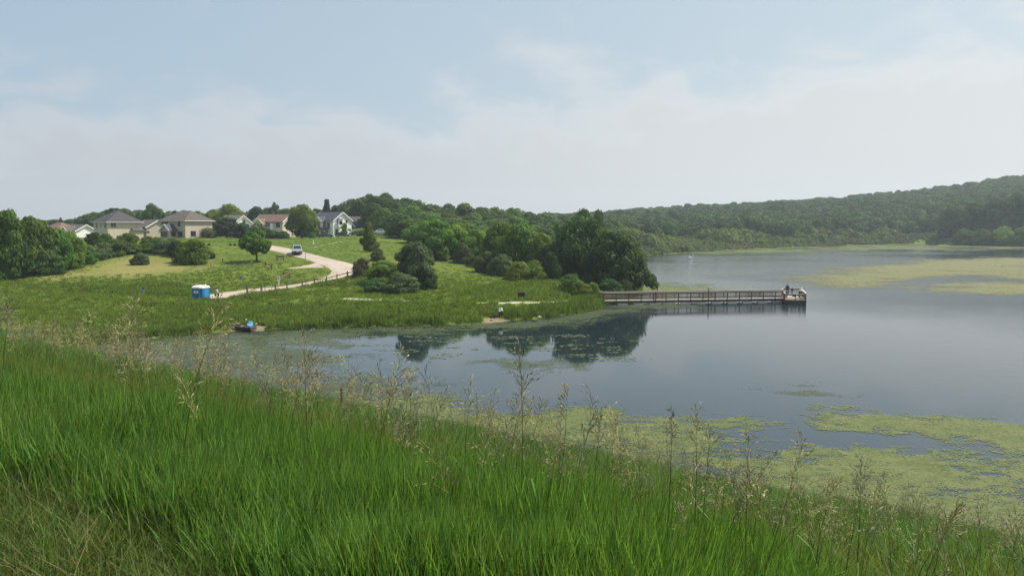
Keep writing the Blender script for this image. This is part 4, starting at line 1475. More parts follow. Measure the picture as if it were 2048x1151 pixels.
def build_kinds():
    e_round = lambda t: math.sqrt(max(0.02, 1 - (2 * t - 0.85) ** 2 / 1.45))
    e_oval = lambda t: math.sqrt(max(0.02, 1 - (2 * t - 0.8) ** 2 / 1.5)) * 0.98
    e_cone = lambda t: max(0.10, (1.0 - t) ** 0.75) * (0.75 + 0.25 * min(1, t * 6))
    e_shrub = lambda t: math.sqrt(max(0.03, 1 - t * t * 0.9))
    e_will = lambda t: math.sqrt(max(0.05, 1 - (1.5 * t - 0.5) ** 2))
    add_kind('round', [crown_mesh('crown_round', lobes_in(10 + i, 26, e_round, 0.36, 0.24, 0.86), 8500, 0.043, 20 + i) for i in range(4)],
             [trunk_mesh('trunk_round', 30 + i, 0.8, 0.055) for i in range(2)])
    add_kind('oval', [crown_mesh('crown_oval', lobes_in(110 + i, 30, e_oval, 0.34, 0.13, 0.87), 9500, 0.043, 120 + i) for i in range(4)],
             [trunk_mesh('trunk_oval', 130 + i, 0.85, 0.06) for i in range(2)])
    add_kind('forest', [crown_mesh('crown_forest', lobes_in(150 + i, 22, e_oval, 0.40, 0.10, 0.85), 5200, 0.056, 160 + i) for i in range(5)],
             [trunk_mesh('trunk_forest', 170 + i, 0.85, 0.05) for i in range(2)])
    add_kind('cone', [crown_mesh('crown_cone', lobes_in(210 + i, 30, e_cone, 0.34, 0.10, 0.93, 0.55), 5000, 0.055, 220 + i) for i in range(2)],
             [trunk_mesh('trunk_cone', 230, 0.95, 0.06, 6, low=0.12)])
    add_kind('conifer', [crown_mesh('crown_conifer', lobes_in(250 + i, 34, lambda t: max(0.08, 1 - t), 0.30, 0.05, 0.96, 0.4), 3000, 0.09, 260 + i, droop=0.05, slim=0.4) for i in range(2)],
             [trunk_mesh('trunk_conifer', 270, 0.97, 0.06, 4, low=0.1)])
    add_kind('shrub', [crown_mesh('crown_shrub', lobes_in(310 + i, 26, e_shrub, 0.36, 0.06, 0.80), 7000, 0.044, 320 + i) for i in range(4)],
             [trunk_mesh('stem_shrub', 330 + i, 0.7, 0.04, 7, low=0.05) for i in range(2)])
    add_kind('willow', [crown_mesh('crown_willow', lobes_in(410 + i, 30, e_will, 0.34, 0.20, 0.84), 9000, 0.05, 420 + i, droop=0.10, slim=0.45, up=0.1) for i in range(1)],
             [trunk_mesh('trunk_willow', 430, 0.8, 0.06)])
    add_kind('sparse', [crown_mesh('crown_sparse', lobes_in(450 + i, 18, e_oval, 0.24, 0.25, 0.92), 1500, 0.060, 460 + i, fill=0.5) for i in range(2)],
             [trunk_mesh('trunk_sparse', 470, 0.92, 0.045, 8)])
    # clipped round bush: a tight even dome
    add_kind('clipped', [crown_mesh('crown_clipped', [(0, 0, 0.42, 0.95, 0.95, 0.55)], 3800, 0.05, 500, fill=0.1)], [trunk_mesh('stem_clipped', 501, 0.4, 0.06, 4)])
    # lone lawn tree, rounded with a broad flat-bottomed crown and clear stem
    r = np.random.default_rng(5)
    lob = []
    for i in range(50):
        t = (i + 0.5) / 50
        ph = i * 2.4
        R = math.sqrt(max(0.05, 1 - (1.9 * t - 0.72) ** 2)) * (0.95 if t > 0.12 else 0.85)
        rd = max(0, R - 0.16) * r.uniform(0.68, 1.16)
        if i % 5 == 4:
            rd *= 0.35
        lob.append((rd * math.cos(ph), rd * math.sin(ph), 0.28 + 0.67 * t + r.uniform(-.02, .02), r.uniform(.14, .25), r.uniform(.14, .25), r.uniform(.05, .085)))
    add_kind('lone', [crown_mesh('crown_lone', lob, 6500, 0.050, 510, fill=0.35)], [trunk_mesh('trunk_lone', 511, 0.85, 0.05, 9, low=0.3)])
    # the two big waterside trees
    lob = lobes_in(600, 46, lambda t: math.sqrt(max(0.1, 1 - (1.7 * t - 0.75) ** 2)), 0.30, 0.10, 0.88)
    add_kind('big', [crown_mesh('crown_big', lob, 17000, 0.033, 610, fill=0.3)], [trunk_mesh('trunk_big', 611, 0.85, 0.055, 9, low=0.15)])
    lob = []
    r = np.random.default_rng(9)
    for i in range(52):
        t = (i + 0.5) / 52
        ph = i * 2.4
        R = math.sqrt(max(0.12, 1 - (1.55 * t - 0.55) ** 2)) * r.uniform(0.65, 1.0)
        lob.append((0.72 * R * math.cos(ph) - 0.08, 0.72 * R * math.sin(ph), 0.14 + 0.76 * t, 0.21, 0.21, 0.10))
    for k in range(9):                                          # long limb sweeping out and down over the water
        f = k / 8
        lob.append((0.45 + 0.52 * f, -0.15 + 0.1 * math.sin(k), 0.34 - 0.22 * f + 0.05 * math.sin(k * 2), 0.17 - 0.05 * f, 0.2, 0.07))
    add_kind('spreading', [crown_mesh('crown_spreading', lob, 16000, 0.034, 620, fill=0.3)], [trunk_mesh('trunk_spreading', 621, 0.85, 0.055, 10, lean=0.05, low=0.1)])


build_kinds()
ORD = ['first', 'second', 'third', 'fourth', 'fifth', 'sixth', 'seventh', 'eighth', 'ninth', 'tenth', 'eleventh', 'twelfth', 'thirteenth', 'fourteenth', 'fifteenth', 'sixteenth', 'seventeenth',
       'eighteenth', 'nineteenth', 'twentieth'] + ['twenty-' + o for o in ('first', 'second', 'third', 'fourth', 'fifth', 'sixth', 'seventh', 'eighth', 'ninth')] + ['thirtieth'] + ['thirty-' + o for o in ('first', 'second', 'third', 'fourth', 'fifth')]
NTREE = [0]


def tree(kind, px, top, base=None, w=50, Y13=None, leaf='leaf_mid', label='', cat='tree', group=None, name=None, deep=None):
    """a tree from its outline in the photograph: middle, top, foot (or its distance), width"""
    if Y13 is None:
        p = spot(px, base)
        if deep:
            p.y += deep; p.x *= p.y / (p.y - deep)
            p.z = gz(p.x, p.y)
    else:
        p = at(px, 500, Y13 * K)
        p.z = gz(p.x, p.y)
    H = at(px, top, p.y).z - p.z
    R = w / 2 * p.y / FPX
    if kind not in ('lone', 'spreading', 'clipped'):
        H *= 1.06; R *= 1.16 if kind == 'forest' else 1.05
    return plant(kind, p, H, R, leaf, label, cat, group, name)


def plant(kind, p, H, R, leaf, label, cat='tree', group=None, name=None):
    crowns, trunks = KINDS[kind]
    i = NTREE[0]
    NTREE[0] += 1
    nm = name or {'shrub': 'shrub', 'clipped': 'clipped_bush', 'conifer': 'conifer_tree', 'willow': 'willow_tree'}.get(kind, 'tree')
    rz = 0.0 if kind in ('spreading', 'big', 'lone') else i * 2.39996
    t = thing(nm, label, cat, p, rz, group)
    t.scale = (R, R, H)
    tr = link('stem' if kind in ('shrub', 'clipped') else 'trunk', trunks[i % len(trunks)], t)
    c = link('foliage' if kind in ('shrub', 'clipped') else 'crown', crowns[i % len(crowns)], t)
    if leaf != 'leaf_mid':
        c.material_slots[0].link = 'OBJECT'
        c.material_slots[0].material = M[leaf]
    return t


# --- single trees and shrubs of the meadow
tree('lone', 513, 455, 523, 66, leaf='leaf_mid', label='lone round-crowned tree on the mown slope inside the road bend')
tree('cone', 738, 446, 503, 42, leaf='leaf_light', label='young light green pointed tree standing alone on the upper lawn')
tree('shrub', 756, 495, 521, 34, leaf='leaf_grey', label='small grey-green shrub just below the young pointed tree', cat='shrub')
tree('shrub', 281, 503, 529, 40, leaf='leaf_grey', label='small grey-green shrub alone on the dry yellow patch', cat='shrub')
tree('shrub', 392, 474, 527, 64, leaf='leaf_light', label='bright green bush at the right end of the meadow shrub row', cat='shrub')
tree('shrub', 370, 482, 524, 44, leaf='leaf_mid', label='dark green bush left of the bright green bush at the dry patch edge', cat='shrub')
tree('shrub', 425, 503, 517, 13, leaf='leaf_dark', label='tiny dark bush on the lawn right of the bright green bush', cat='shrub')
# --- cluster in front of the road bend
tree('shrub', 724, 513, 553, 46, leaf='leaf_purple', label='thin purplish brown bush at the end of the rail fence', cat='shrub')
tree('shrub', 768, 517, 566, 78, leaf='leaf_light', label='light green bush in the middle of the thicket by the road bend', cat='shrub')
tree('round', 828, 482, 576, 84, leaf='leaf_grey', label='tallest dark grey-green tree of the thicket by the road bend')
tree('shrub', 752, 554, 583, 66, leaf='leaf_deep', label='low dark bush at the left foot of the thicket by the road bend', cat='shrub')
tree('shrub', 805, 544, 584, 78, leaf='leaf_grey', label='broad dark bush at the front of the thicket by the road bend', cat='shrub')
tree('shrub', 851, 527, 577, 52, leaf='leaf_dark', label='dark bush at the right end of the thicket by the road bend', cat='shrub')
# --- left wood
LW = 'dense wood at the left edge of the meadow'
for px, top, base, w, k, lf, lb in (
        (-50, 410, 566, 110, 'oval', 'leaf_mid', 'large green tree cut by the left picture edge'),
        (14, 420, 558, 96, 'oval', 'leaf_mid', 'tallest full green tree of the wood at the left edge'),
        (66, 432, 552, 96, 'oval', 'leaf_mid', 'broad green tree second from the left in the wood'),
        (34, 470, 560, 70, 'shrub', 'leaf_deep', 'dark lower tree in front of the tallest tree at the left edge'),
        (-8, 495, 562, 60, 'shrub', 'leaf_mid', 'leafy bush at the very left edge of the wood'),
        (112, 455, 545, 86, 'oval', 'leaf_mid', 'green tree at the right slope of the left wood'),
        (92, 498, 552, 80, 'shrub', 'leaf_deep', 'dark bush at the foot of the left wood'),
        (142, 462, 538, 60, 'oval', 'leaf_light', 'lighter green tree hiding the brown roof at the far left'),
        (135, 500, 540, 60, 'shrub', 'leaf_mid', 'round bush at the right foot of the left wood'),
        (172, 486, 530, 56, 'shrub', 'leaf_mid', 'bush in the shrub belt below the white end wall'),
        (205, 482, 521, 52, 'shrub', 'leaf_grey', 'grey-green bush in the shrub belt below the cream house'),
        (236, 476, 514, 60, 'shrub', 'leaf_mid', 'green bush in front of the cream house wall'),
        (268, 486, 509, 56, 'shrub', 'leaf_light', 'flat light green bush in the middle of the shrub belt'),
        (255, 466, 500, 44, 'round', 'leaf_mid', 'small tree standing against the lit wall of the cream house'),
        (300, 484, 507, 52, 'shrub', 'leaf_mid', 'flat-topped bush of the shrub belt below the tan house'),
        (296, 470, 498, 34, 'shrub', 'leaf_light', 'feathery bush at the porch of the small tan house'),
        (330, 478, 509, 56, 'shrub', 'leaf_grey', 'grey-green bush below the sunroom of the beige house'),
        (352, 478, 516, 44, 'shrub', 'leaf_deep', 'dark bush near the right end of the shrub belt'),
        (190, 464, 500, 36, 'round', 'leaf_dark', 'dark round tree at the left corner of the cream house'),
        (222, 480, 508, 50, 'shrub', 'leaf_deep', 'dark bush behind the shrub belt at the cream house'),
        (212, 465, 503, 46, 'shrub', 'leaf_mid', 'tall bush covering the shaded front wall of the cream house'),
        (318, 472, 502, 44, 'shrub', 'leaf_mid', 'bush before the gap between the tan house and the beige house'),
        (345, 474, 503, 40, 'shrub', 'leaf_light', 'light bush right below the sunroom of the beige house')):
    tree(k, px, top, base, w, leaf=lf, label=lb, cat='tree' if k in ('oval', 'round') else 'shrub', group=LW if k == 'oval' else 'shrub belt below the houses', deep=2.0)
# --- around the houses
tree('clipped', 417, 455, None, 30, 243, 'leaf_dark', 'round clipped dark bush at the right wall of the beige house', 'shrub')
tree('oval', 455, 434, None, 54, 257, 'leaf_blue', 'very dark tree in front of the grey-green gabled house')
tree('oval', 487, 445, None, 40, 252, 'leaf_blue', 'smaller dark tree right of the very dark tree')
tree('oval', 431, 445, None, 26, 262, 'leaf_blue', 'narrow dark tree behind the round clipped bush')
tree('shrub', 545, 458, None, 40, 255, 'leaf_deep', 'dark bush at the porch of the pinkish house', 'shrub')
tree('shrub', 567, 461, None, 34, 255, 'leaf_dark', 'dark bush under the arched window of the pinkish house', 'shrub')
tree('round', 520, 450, None, 24, 258, 'leaf_mid', 'small green tree peeping out behind the lone tree')
tree('oval', 605, 408, None, 62, 262, 'leaf_light', 'tall bright green maple between the pinkish house and the white house')
tree('sparse', 690, 446, None, 24, 266, 'leaf_mid', 'thin young tree in front of the white gable wall')
tree('shrub', 624, 464, None, 18, 258, 'leaf_mid', 'small round bush between the parked cars', 'shrub')
tree('shrub', 721, 464, None, 18, 258, 'leaf_dark', 'small dark bush right of the dark brown house', 'shrub')
for q, (px, w) in enumerate(((414, 7), (457, 6), (466, 6), (476, 7))):
    tree('shrub', px + 4, 486, 491, w, leaf='leaf_dark', label=ORD[q] + ' tiny dark bush on the upper lawn edge, counting from the round clipped bush', cat='shrub', group='tiny bushes along the upper lawn')
GB = 'trees rising behind the houses'
for px, top, w, k, lf, lb, Y in (
        (62, 446, 30, 'round', 'leaf_mid', 'small tree behind the left wood, nearest to the two white gables', 360),
        (84, 439, 34, 'round', 'leaf_blue', 'bluish tree behind the two small white gables', 380),
        (112, 440, 26, 'round', 'leaf_purple', 'purplish tree rising behind the brown roof', 350),
        (124, 437, 22, 'conifer', 'leaf_purple', 'purplish pointed tree right of the purplish round tree', 350),
        (140, 446, 30, 'round', 'leaf_mid', 'green tree right behind the broad brown roof', 330),
        (153, 437, 12, 'conifer', 'leaf_blue', 'small dark fir top between the brown roof and the cream house', 360),
        (176, 429, 38, 'round', 'leaf_hill', 'rounded tree behind the dark round tree at the cream house', 380),
        (203, 426, 28, 'oval', 'leaf_hill', 'tree behind the left hip of the cream house roof', 370),
        (232, 415, 46, 'round', 'leaf_deep', 'dark broad tree directly behind the cream house roof peak', 330),
        (262, 423, 34, 'oval', 'leaf_hill', 'tree behind the right hip of the cream house roof', 360),
        (284, 420, 30, 'oval', 'leaf_hill', 'upright tree left of the tall feathery tree', 350),
        (308, 407, 46, 'oval', 'leaf_hill', 'tall feathery tree between the two hip roofs', 330),
        (330, 426, 18, 'cone', 'leaf_dark', 'narrow dark tree beside the tall feathery tree', 330),
        (352, 422, 20, 'sparse', 'leaf_grey', 'bare-looking grey tree behind the beige house chimney side', 320),
        (370, 421, 36, 'sparse', 'leaf_purple', 'brownish thin tree over the beige house roof', 320),
        (398, 422, 38, 'round', 'leaf_mid', 'green tree behind the right hip of the beige house', 340),
        (428, 420, 40, 'oval', 'leaf_hill', 'tree left of the yellow-green willow', 345),
        (461, 406, 78, 'willow', 'leaf_yellow', 'big yellow-green willow behind the grey-green gable', 330),
        (514, 413, 44, 'oval', 'leaf_blue', 'dark bluish tree left behind the reddish brown roof', 330),
        (551, 406, 34, 'sparse', 'leaf_grey', 'airy thin tree over the reddish brown roof', 335),
        (574, 416, 44, 'round', 'leaf_hill', 'tree over the right end of the reddish brown roof', 340),
        (598, 420, 30, 'round', 'leaf_mid', 'tree behind the left side of the tall maple', 345),
        (636, 417, 40, 'round', 'leaf_hill', 'tree right behind the tall maple', 340),
        (655, 403, 46, 'conifer', 'leaf_blue', 'slender spruce over the white house roof', 335),
        (672, 410, 34, 'oval', 'leaf_blue', 'dark tree behind the white house ridge', 335),
        (692, 418, 28, 'round', 'leaf_hill', 'tree behind the right gable of the white house', 340),
        (712, 424, 34, 'round', 'leaf_dark', 'dark tree behind the dark brown house', 325)):
    tree(k, px, top, None, w, Y, lf, lb, group=GB)
# filler row further back so no sky shows low between the trunks
r_ = np.random.default_rng(77)
for i, px in enumerate(range(40, 730, 26)):
    lbl = ORD[i] + ' low tree of the far row behind the house gardens, counted from the left'
    tree('forest', px + r_.uniform(-6, 6), (r_.uniform(415, 427) if px > 180 else r_.uniform(437, 442)), None, r_.uniform(40, 52), 395 + r_.uniform(-15, 15), 'leaf_hill', lbl, group='far tree row behind the houses')

# --- wooded hill in the middle
HL = 'trees of the wooded hill in the middle'
prof_x = [690, 720, 745, 780, 830, 870, 900, 950, 1000, 1050, 1100, 1140, 1170, 1215, 1260]
prof_y = [408, 391, 386, 389, 396, 403, 406, 410, 414, 421, 428, 431, 432, 437, 446]
rows = ((342, 0, 34, 'leaf_hill', 700, 1240), (318, 7, 38, 'leaf_hill', 728, 1230), (292, 17, 42, 'leaf_mid', 745, 1215), (268, 28, 44, 'leaf_hill', 758, 1200),
        (246, 40, 46, 'leaf_mid', 800, 1190), (228, 50, 46, 'leaf_mid', 840, 1180))
for Y, dy, step, lf, x0, x1 in rows:
    x = x0 + r_.uniform(0, 14)
    cnt = 0
    while x < x1:
        tp = float(np.interp(x, prof_x, prof_y)) + dy + r_.uniform(-4, 5)
        shade = lf if r_.random() < 0.6 else ('leaf_deep', 'leaf_dark', 'leaf_mid', 'leaf_hill')[int(r_.integers(4))]
        lb = {0: 'skyline treetop of the wooded hill', 7: 'treetop just below the wooded hill skyline', 17: 'tree on the upper slope of the wooded hill', 28: 'tree on the middle slope of the wooded hill',
              40: 'tree on the lower slope of the wooded hill', 50: 'tree near the foot of the wooded hill'}[dy]
        lb = ORD[cnt] + ' ' + lb + ', counting from the white house'
        cnt += 1
        tree('forest', x, tp, None, step * r_.uniform(1.35, 1.8), Y + r_.uniform(-8, 8), shade, lb, group=HL)
        x += step * r_.uniform(0.75, 1.1)
for px, top, base, Y, w, k, lf, lb in (
        (728, 396, None, 318, 50, 'oval', 'leaf_deep', 'tall dark tree at the left end of the wooded hill, above the dark house'),
        (752, 392, None, 304, 56, 'oval', 'leaf_dark', 'high dark tree behind the street lamp at the wood edge'),
        (790, 436, None, 250, 62, 'round', 'leaf_dark', 'dark tree at the wood edge right of the white car'),
        (822, 434, None, 238, 56, 'round', 'leaf_mid', 'rounded tree at the upper wood edge'),
        (868, 438, 517, None, 92, 'oval', 'leaf_mid', 'broad green tree at the wood edge above the light bush'),
        (912, 449, 515, None, 76, 'oval', 'leaf_light', 'green tree right of the broad tree at the wood edge'),
        (950, 458, 520, None, 60, 'oval', 'leaf_light', 'lighter green tree in the middle of the wood edge'),
        (1000, 445, 535, None, 86, 'oval', 'leaf_mid', 'big leafy tree left of the tallest wood edge tree'),
        (1042, 446, 547, None, 104, 'oval', 'leaf_mid', 'tallest full tree of the wood edge above the yellow-green bushes'),
        (1080, 466, 550, None, 70, 'oval', 'leaf_light', 'light tree at the right end of the wood edge'),
        (857, 496, 523, None, 24, 'shrub', 'leaf_grey', 'tiny pale bush on the slope right of the thicket'),
        (890, 491, 522, None, 28, 'cone', 'leaf_yellow', 'small yellow-green sapling at the wood edge'),
        (925, 484, 526, None, 46, 'shrub', 'leaf_grey', 'grey-green bush at the wood edge beside the sapling'),
        (972, 500, 545, None, 56, 'shrub', 'leaf_grey', 'grey bush left of the dark bush on the lower wood edge'),
        (1004, 505, 551, None, 64, 'shrub', 'leaf_grey', 'dark grey bush on the lower wood edge'),
        (1040, 520, 560, None, 66, 'shrub', 'leaf_yellow', 'yellow-green bush at the lower wood edge'),
        (1068, 518, 561, None, 50, 'shrub', 'leaf_light', 'light green bush right of the yellow-green bush'),
        (1022, 518, 549, None, 30, 'shrub', 'leaf_light', 'small light bush between the grey and yellow-green bushes'),
        (1100, 500, 560, None, 44, 'shrub', 'leaf_dark', 'dark bush at the left foot of the big waterside trees')):
    tree(k, px, top, base, w, Y, lf, lb, cat='shrub' if k == 'shrub' else 'tree')
# --- the point with its big waterside trees
tree('oval', 1168, 418, None, 58, 240, 'leaf_deep', 'twin-topped dark tree rising behind the big waterside tree')
tree('oval', 1196, 420, None, 44, 236, 'leaf_deep', 'narrower dark top right of the twin-topped tree')
tree('big', 1158, 434, None, 132, 158, 'leaf_deep', 'huge dark tree on the point, left of the pair by the pier')
tree('spreading', 1236, 459, None, 148, 150, 'leaf_deep', 'big spreading tree with a low limb sweeping out over the lake')
tree('oval', 1200, 455, None, 80, 166, 'leaf_deep', 'dark tree filling the gap between the two big waterside trees')
for px, top, base, w, lf, lb in ((1142, 546, 588, 62, 'leaf_mid', 'green bush at the foot of the huge dark tree'),
                                 (1160, 560, 594, 50, 'leaf_light', 'yellow-green bush in front of the huge dark tree'),
                                 (1184, 562, 596, 40, 'leaf_light', 'light bush just left of the pier entrance'),
                                 (1218, 555, 592, 56, 'leaf_deep', 'dark bush below the spreading tree at the pier'),
                                 (1248, 558, 590, 46, 'leaf_deep', 'dark bush at the tip of the point')):
    tree('shrub', px, top, base, w, leaf=lf, label=lb, cat='shrub')
# --- promontory on the right
RP = 'trees on the right promontory'
for px, top, base, w, k, lf, lb in (
        (1905, 413, 489, 62, 'oval', 'leaf_deep', 'dark tree at the tip of the right promontory'),
        (1893, 440, 490, 40, 'oval', 'leaf_dark', 'lower dark tree at the very end of the right promontory'),
        (1945, 404, 486, 66, 'oval', 'leaf_deep', 'tall dark tree second from the tip of the right promontory'),
        (1990, 398, 485, 70, 'oval', 'leaf_deep', 'tall green tree in the middle of the right promontory'),
        (2032, 388, 484, 76, 'oval', 'leaf_dark', 'tallest dark tree at the right picture edge'),
        (2075, 384, 484, 80, 'oval', 'leaf_deep', 'tree beyond the right picture edge on the promontory'),
        (1928, 455, 489, 40, 'shrub', 'leaf_mid', 'round green bush near the tip of the right promontory'),
        (1962, 456, 490, 46, 'shrub', 'leaf_mid', 'green bush in the middle of the promontory shore'),
        (2008, 450, 490, 54, 'shrub', 'leaf_light', 'bright yellow-green bush on the promontory shore'),
        (2044, 452, 490, 44, 'shrub', 'leaf_mid', 'green bush at the right picture edge on the promontory shore'),
        (1985, 462, 490, 34, 'shrub', 'leaf_grey', 'greyish bush left of the bright yellow-green bush'),
        (2085, 455, 490, 50, 'shrub', 'leaf_mid', 'bush beyond the right picture edge on the promontory')):
    tree(k, px, top, base, w, leaf=lf, label=lb, cat='shrub' if k == 'shrub' else 'tree', group=RP, deep=1.0 if k == 'shrub' else 16.0)
# --- front row of the far shore
FS = 'front trees of the far shore'
x = 1205
cnt = 0
while x < 1890:
    Y = float(np.interp(x, (1200, 1300, 1500, 1700, 1850), (400, 410, 540, 625, 640)))
    tp = float(np.interp(x, (1200, 1300, 1400, 1500, 1600, 1700, 1800, 1900), (446, 447, 446, 444, 440, 437, 428, 428))) + r_.uniform(-7, 10)
    wd = r_.uniform(34, 52)
    big = r_.random() < 0.55
    tree('forest', x, tp, None, wd, Y + r_.uniform(-15, 30), ('leaf_hill', 'leaf_mid', 'leaf_dark', 'leaf_grey')[int(r_.integers(4))],
         ORD[cnt] + ' hazy tree in the front row of the far shore, counting from the pier', group=FS)
    cnt += 1
    x += wd * r_.uniform(0.6, 0.95)
tree('willow', 1862, 430, None, 60, 640, 'leaf_yellow', 'pale yellow-green tree between the far shore and the right promontory')
tree('round', 1880, 405, None, 28, 690, 'leaf_grey', 'pale grey-green treetop above the promontory tip')


# --- the far wood on the hill: one mass
def forest():
    r = np.random.default_rng(3)
    P = []
    for _ in range(7500):
        Y = r.uniform(470, 890)
        px = r.uniform(1080, 2450)
        x = (px - 1024) / FPX * Y
        P.append((x, Y))
    P = np.array(P)
    d = -poly_sd(P[:, 0], P[:, 1], LAKE)
    ok = (d > 22) & ~((P[:, 0] < 60) & (P[:, 1] < 500))
    P = P[ok]
    # thin out to a natural spacing
    cell = {}
    keep = []
    for i, (x, y) in enumerate(P):
        k = (int(x // 7.0), int(y // 7.0))
        if k not in cell:
            cell[k] = 1
            keep.append(i)
    P = P[keep]
    z = terrain(P[:, 0], P[:, 1])
    n = len(P)
    H = r.uniform(9, 13, n) * (0.75 + 0.55 * fbm(P[:, 0] / 30, P[:, 1] / 30, 5))
    R = H * r.uniform(0.44, 0.64, n)
    e_oval = lambda t: math.sqrt(max(0.02, 1 - (2 * t - 0.8) ** 2 / 1.5))
    ms = []
    for i in range(6):
        me = crown_mesh('far_crown', lobes_in(700 + i, 15, e_oval, 0.46, 0.12, 0.86), 2200, 0.085, 720 + i)
        me.materials[0] = M[('leaf_hill', 'leaf_deep', 'leaf_dark', 'leaf_deep', 'leaf_deep', 'leaf_dark')[i]]
        ms.append(me)
    o = scatter('forest', np.c_[P, z], np.c_[np.zeros((n, 2)), r.uniform(0, 6.28, n)], np.c_[R, R, H], r.integers(0, 6, n), ms)
    # low willow scrub and reeds along the far waterline
    Q = []
    for _ in range(34000):
        Y = r.uniform(215, 640)
        px = r.uniform(1170, 2200)
        Q.append(((px - 1024) / FPX * Y, Y))
    Q = np.array(Q)
    d = -poly_sd(Q[:, 0], Q[:, 1], LAKE)
    Q = Q[(d > 0.5) & (d < 55) & (r.random(len(Q)) < np.where(d < 25, 1, 0.35))]
    d = -poly_sd(Q[:, 0], Q[:, 1], LAKE)
    z = terrain(Q[:, 0], Q[:, 1])
    n = len(Q)
    big = fbm(Q[:, 0] / 22, Q[:, 1] / 22, 91)
    H = (2.2 + 4.5 * sm(big, 0.42, 0.68)) * sm(d, -3, 7) * r.uniform(0.7, 1.25, n)
    R = np.maximum(1.5, H * r.uniform(0.45, 0.7, n))
    ms = []
    e_shrub = lambda t: math.sqrt(max(0.03, 1 - t * t * 0.9))
    for i, lf in enumerate(('leaf_grey', 'leaf_light', 'leaf_scrub', 'leaf_scrub')):
        me = crown_mesh('far_scrub', lobes_in(800 + i, 12, e_shrub, 0.45, 0.05, 0.8), 700, 0.13, 820 + i)
        me.materials[0] = M[lf]
        ms.append(me)
    scatter('shrubbery', np.c_[Q, z], np.c_[np.zeros((n, 2)), r.uniform(0, 6.28, n)], np.c_[R, R, H], r.integers(0, 4, n), ms)


forest()
# ---------------------------------------------------------------- people
SKIN = simple('skin', (0.42, 0.26, 0.18), 0.6, 0.05, 6)
HAIR = simple('hair', (0.035, 0.025, 0.018), 0.8, 0.2, 20)


def cloth(name, c):
    return simple(name, c, 0.85, 0.08, 6)


C_NAVY = cloth('cloth_navy', (0.022, 0.024, 0.040)); C_BLACK = cloth('cloth_black', (0.018, 0.018, 0.020)); C_GREY = cloth('cloth_grey', (0.24, 0.24, 0.25))
C_LIGHT = cloth('cloth_light', (0.62, 0.62, 0.63)); C_WHITE = cloth('cloth_white', (0.75, 0.74, 0.72)); C_TAN = cloth('cloth_tan', (0.40, 0.32, 0.22)); C_DENIM = cloth('cloth_denim', (0.06, 0.075, 0.11))


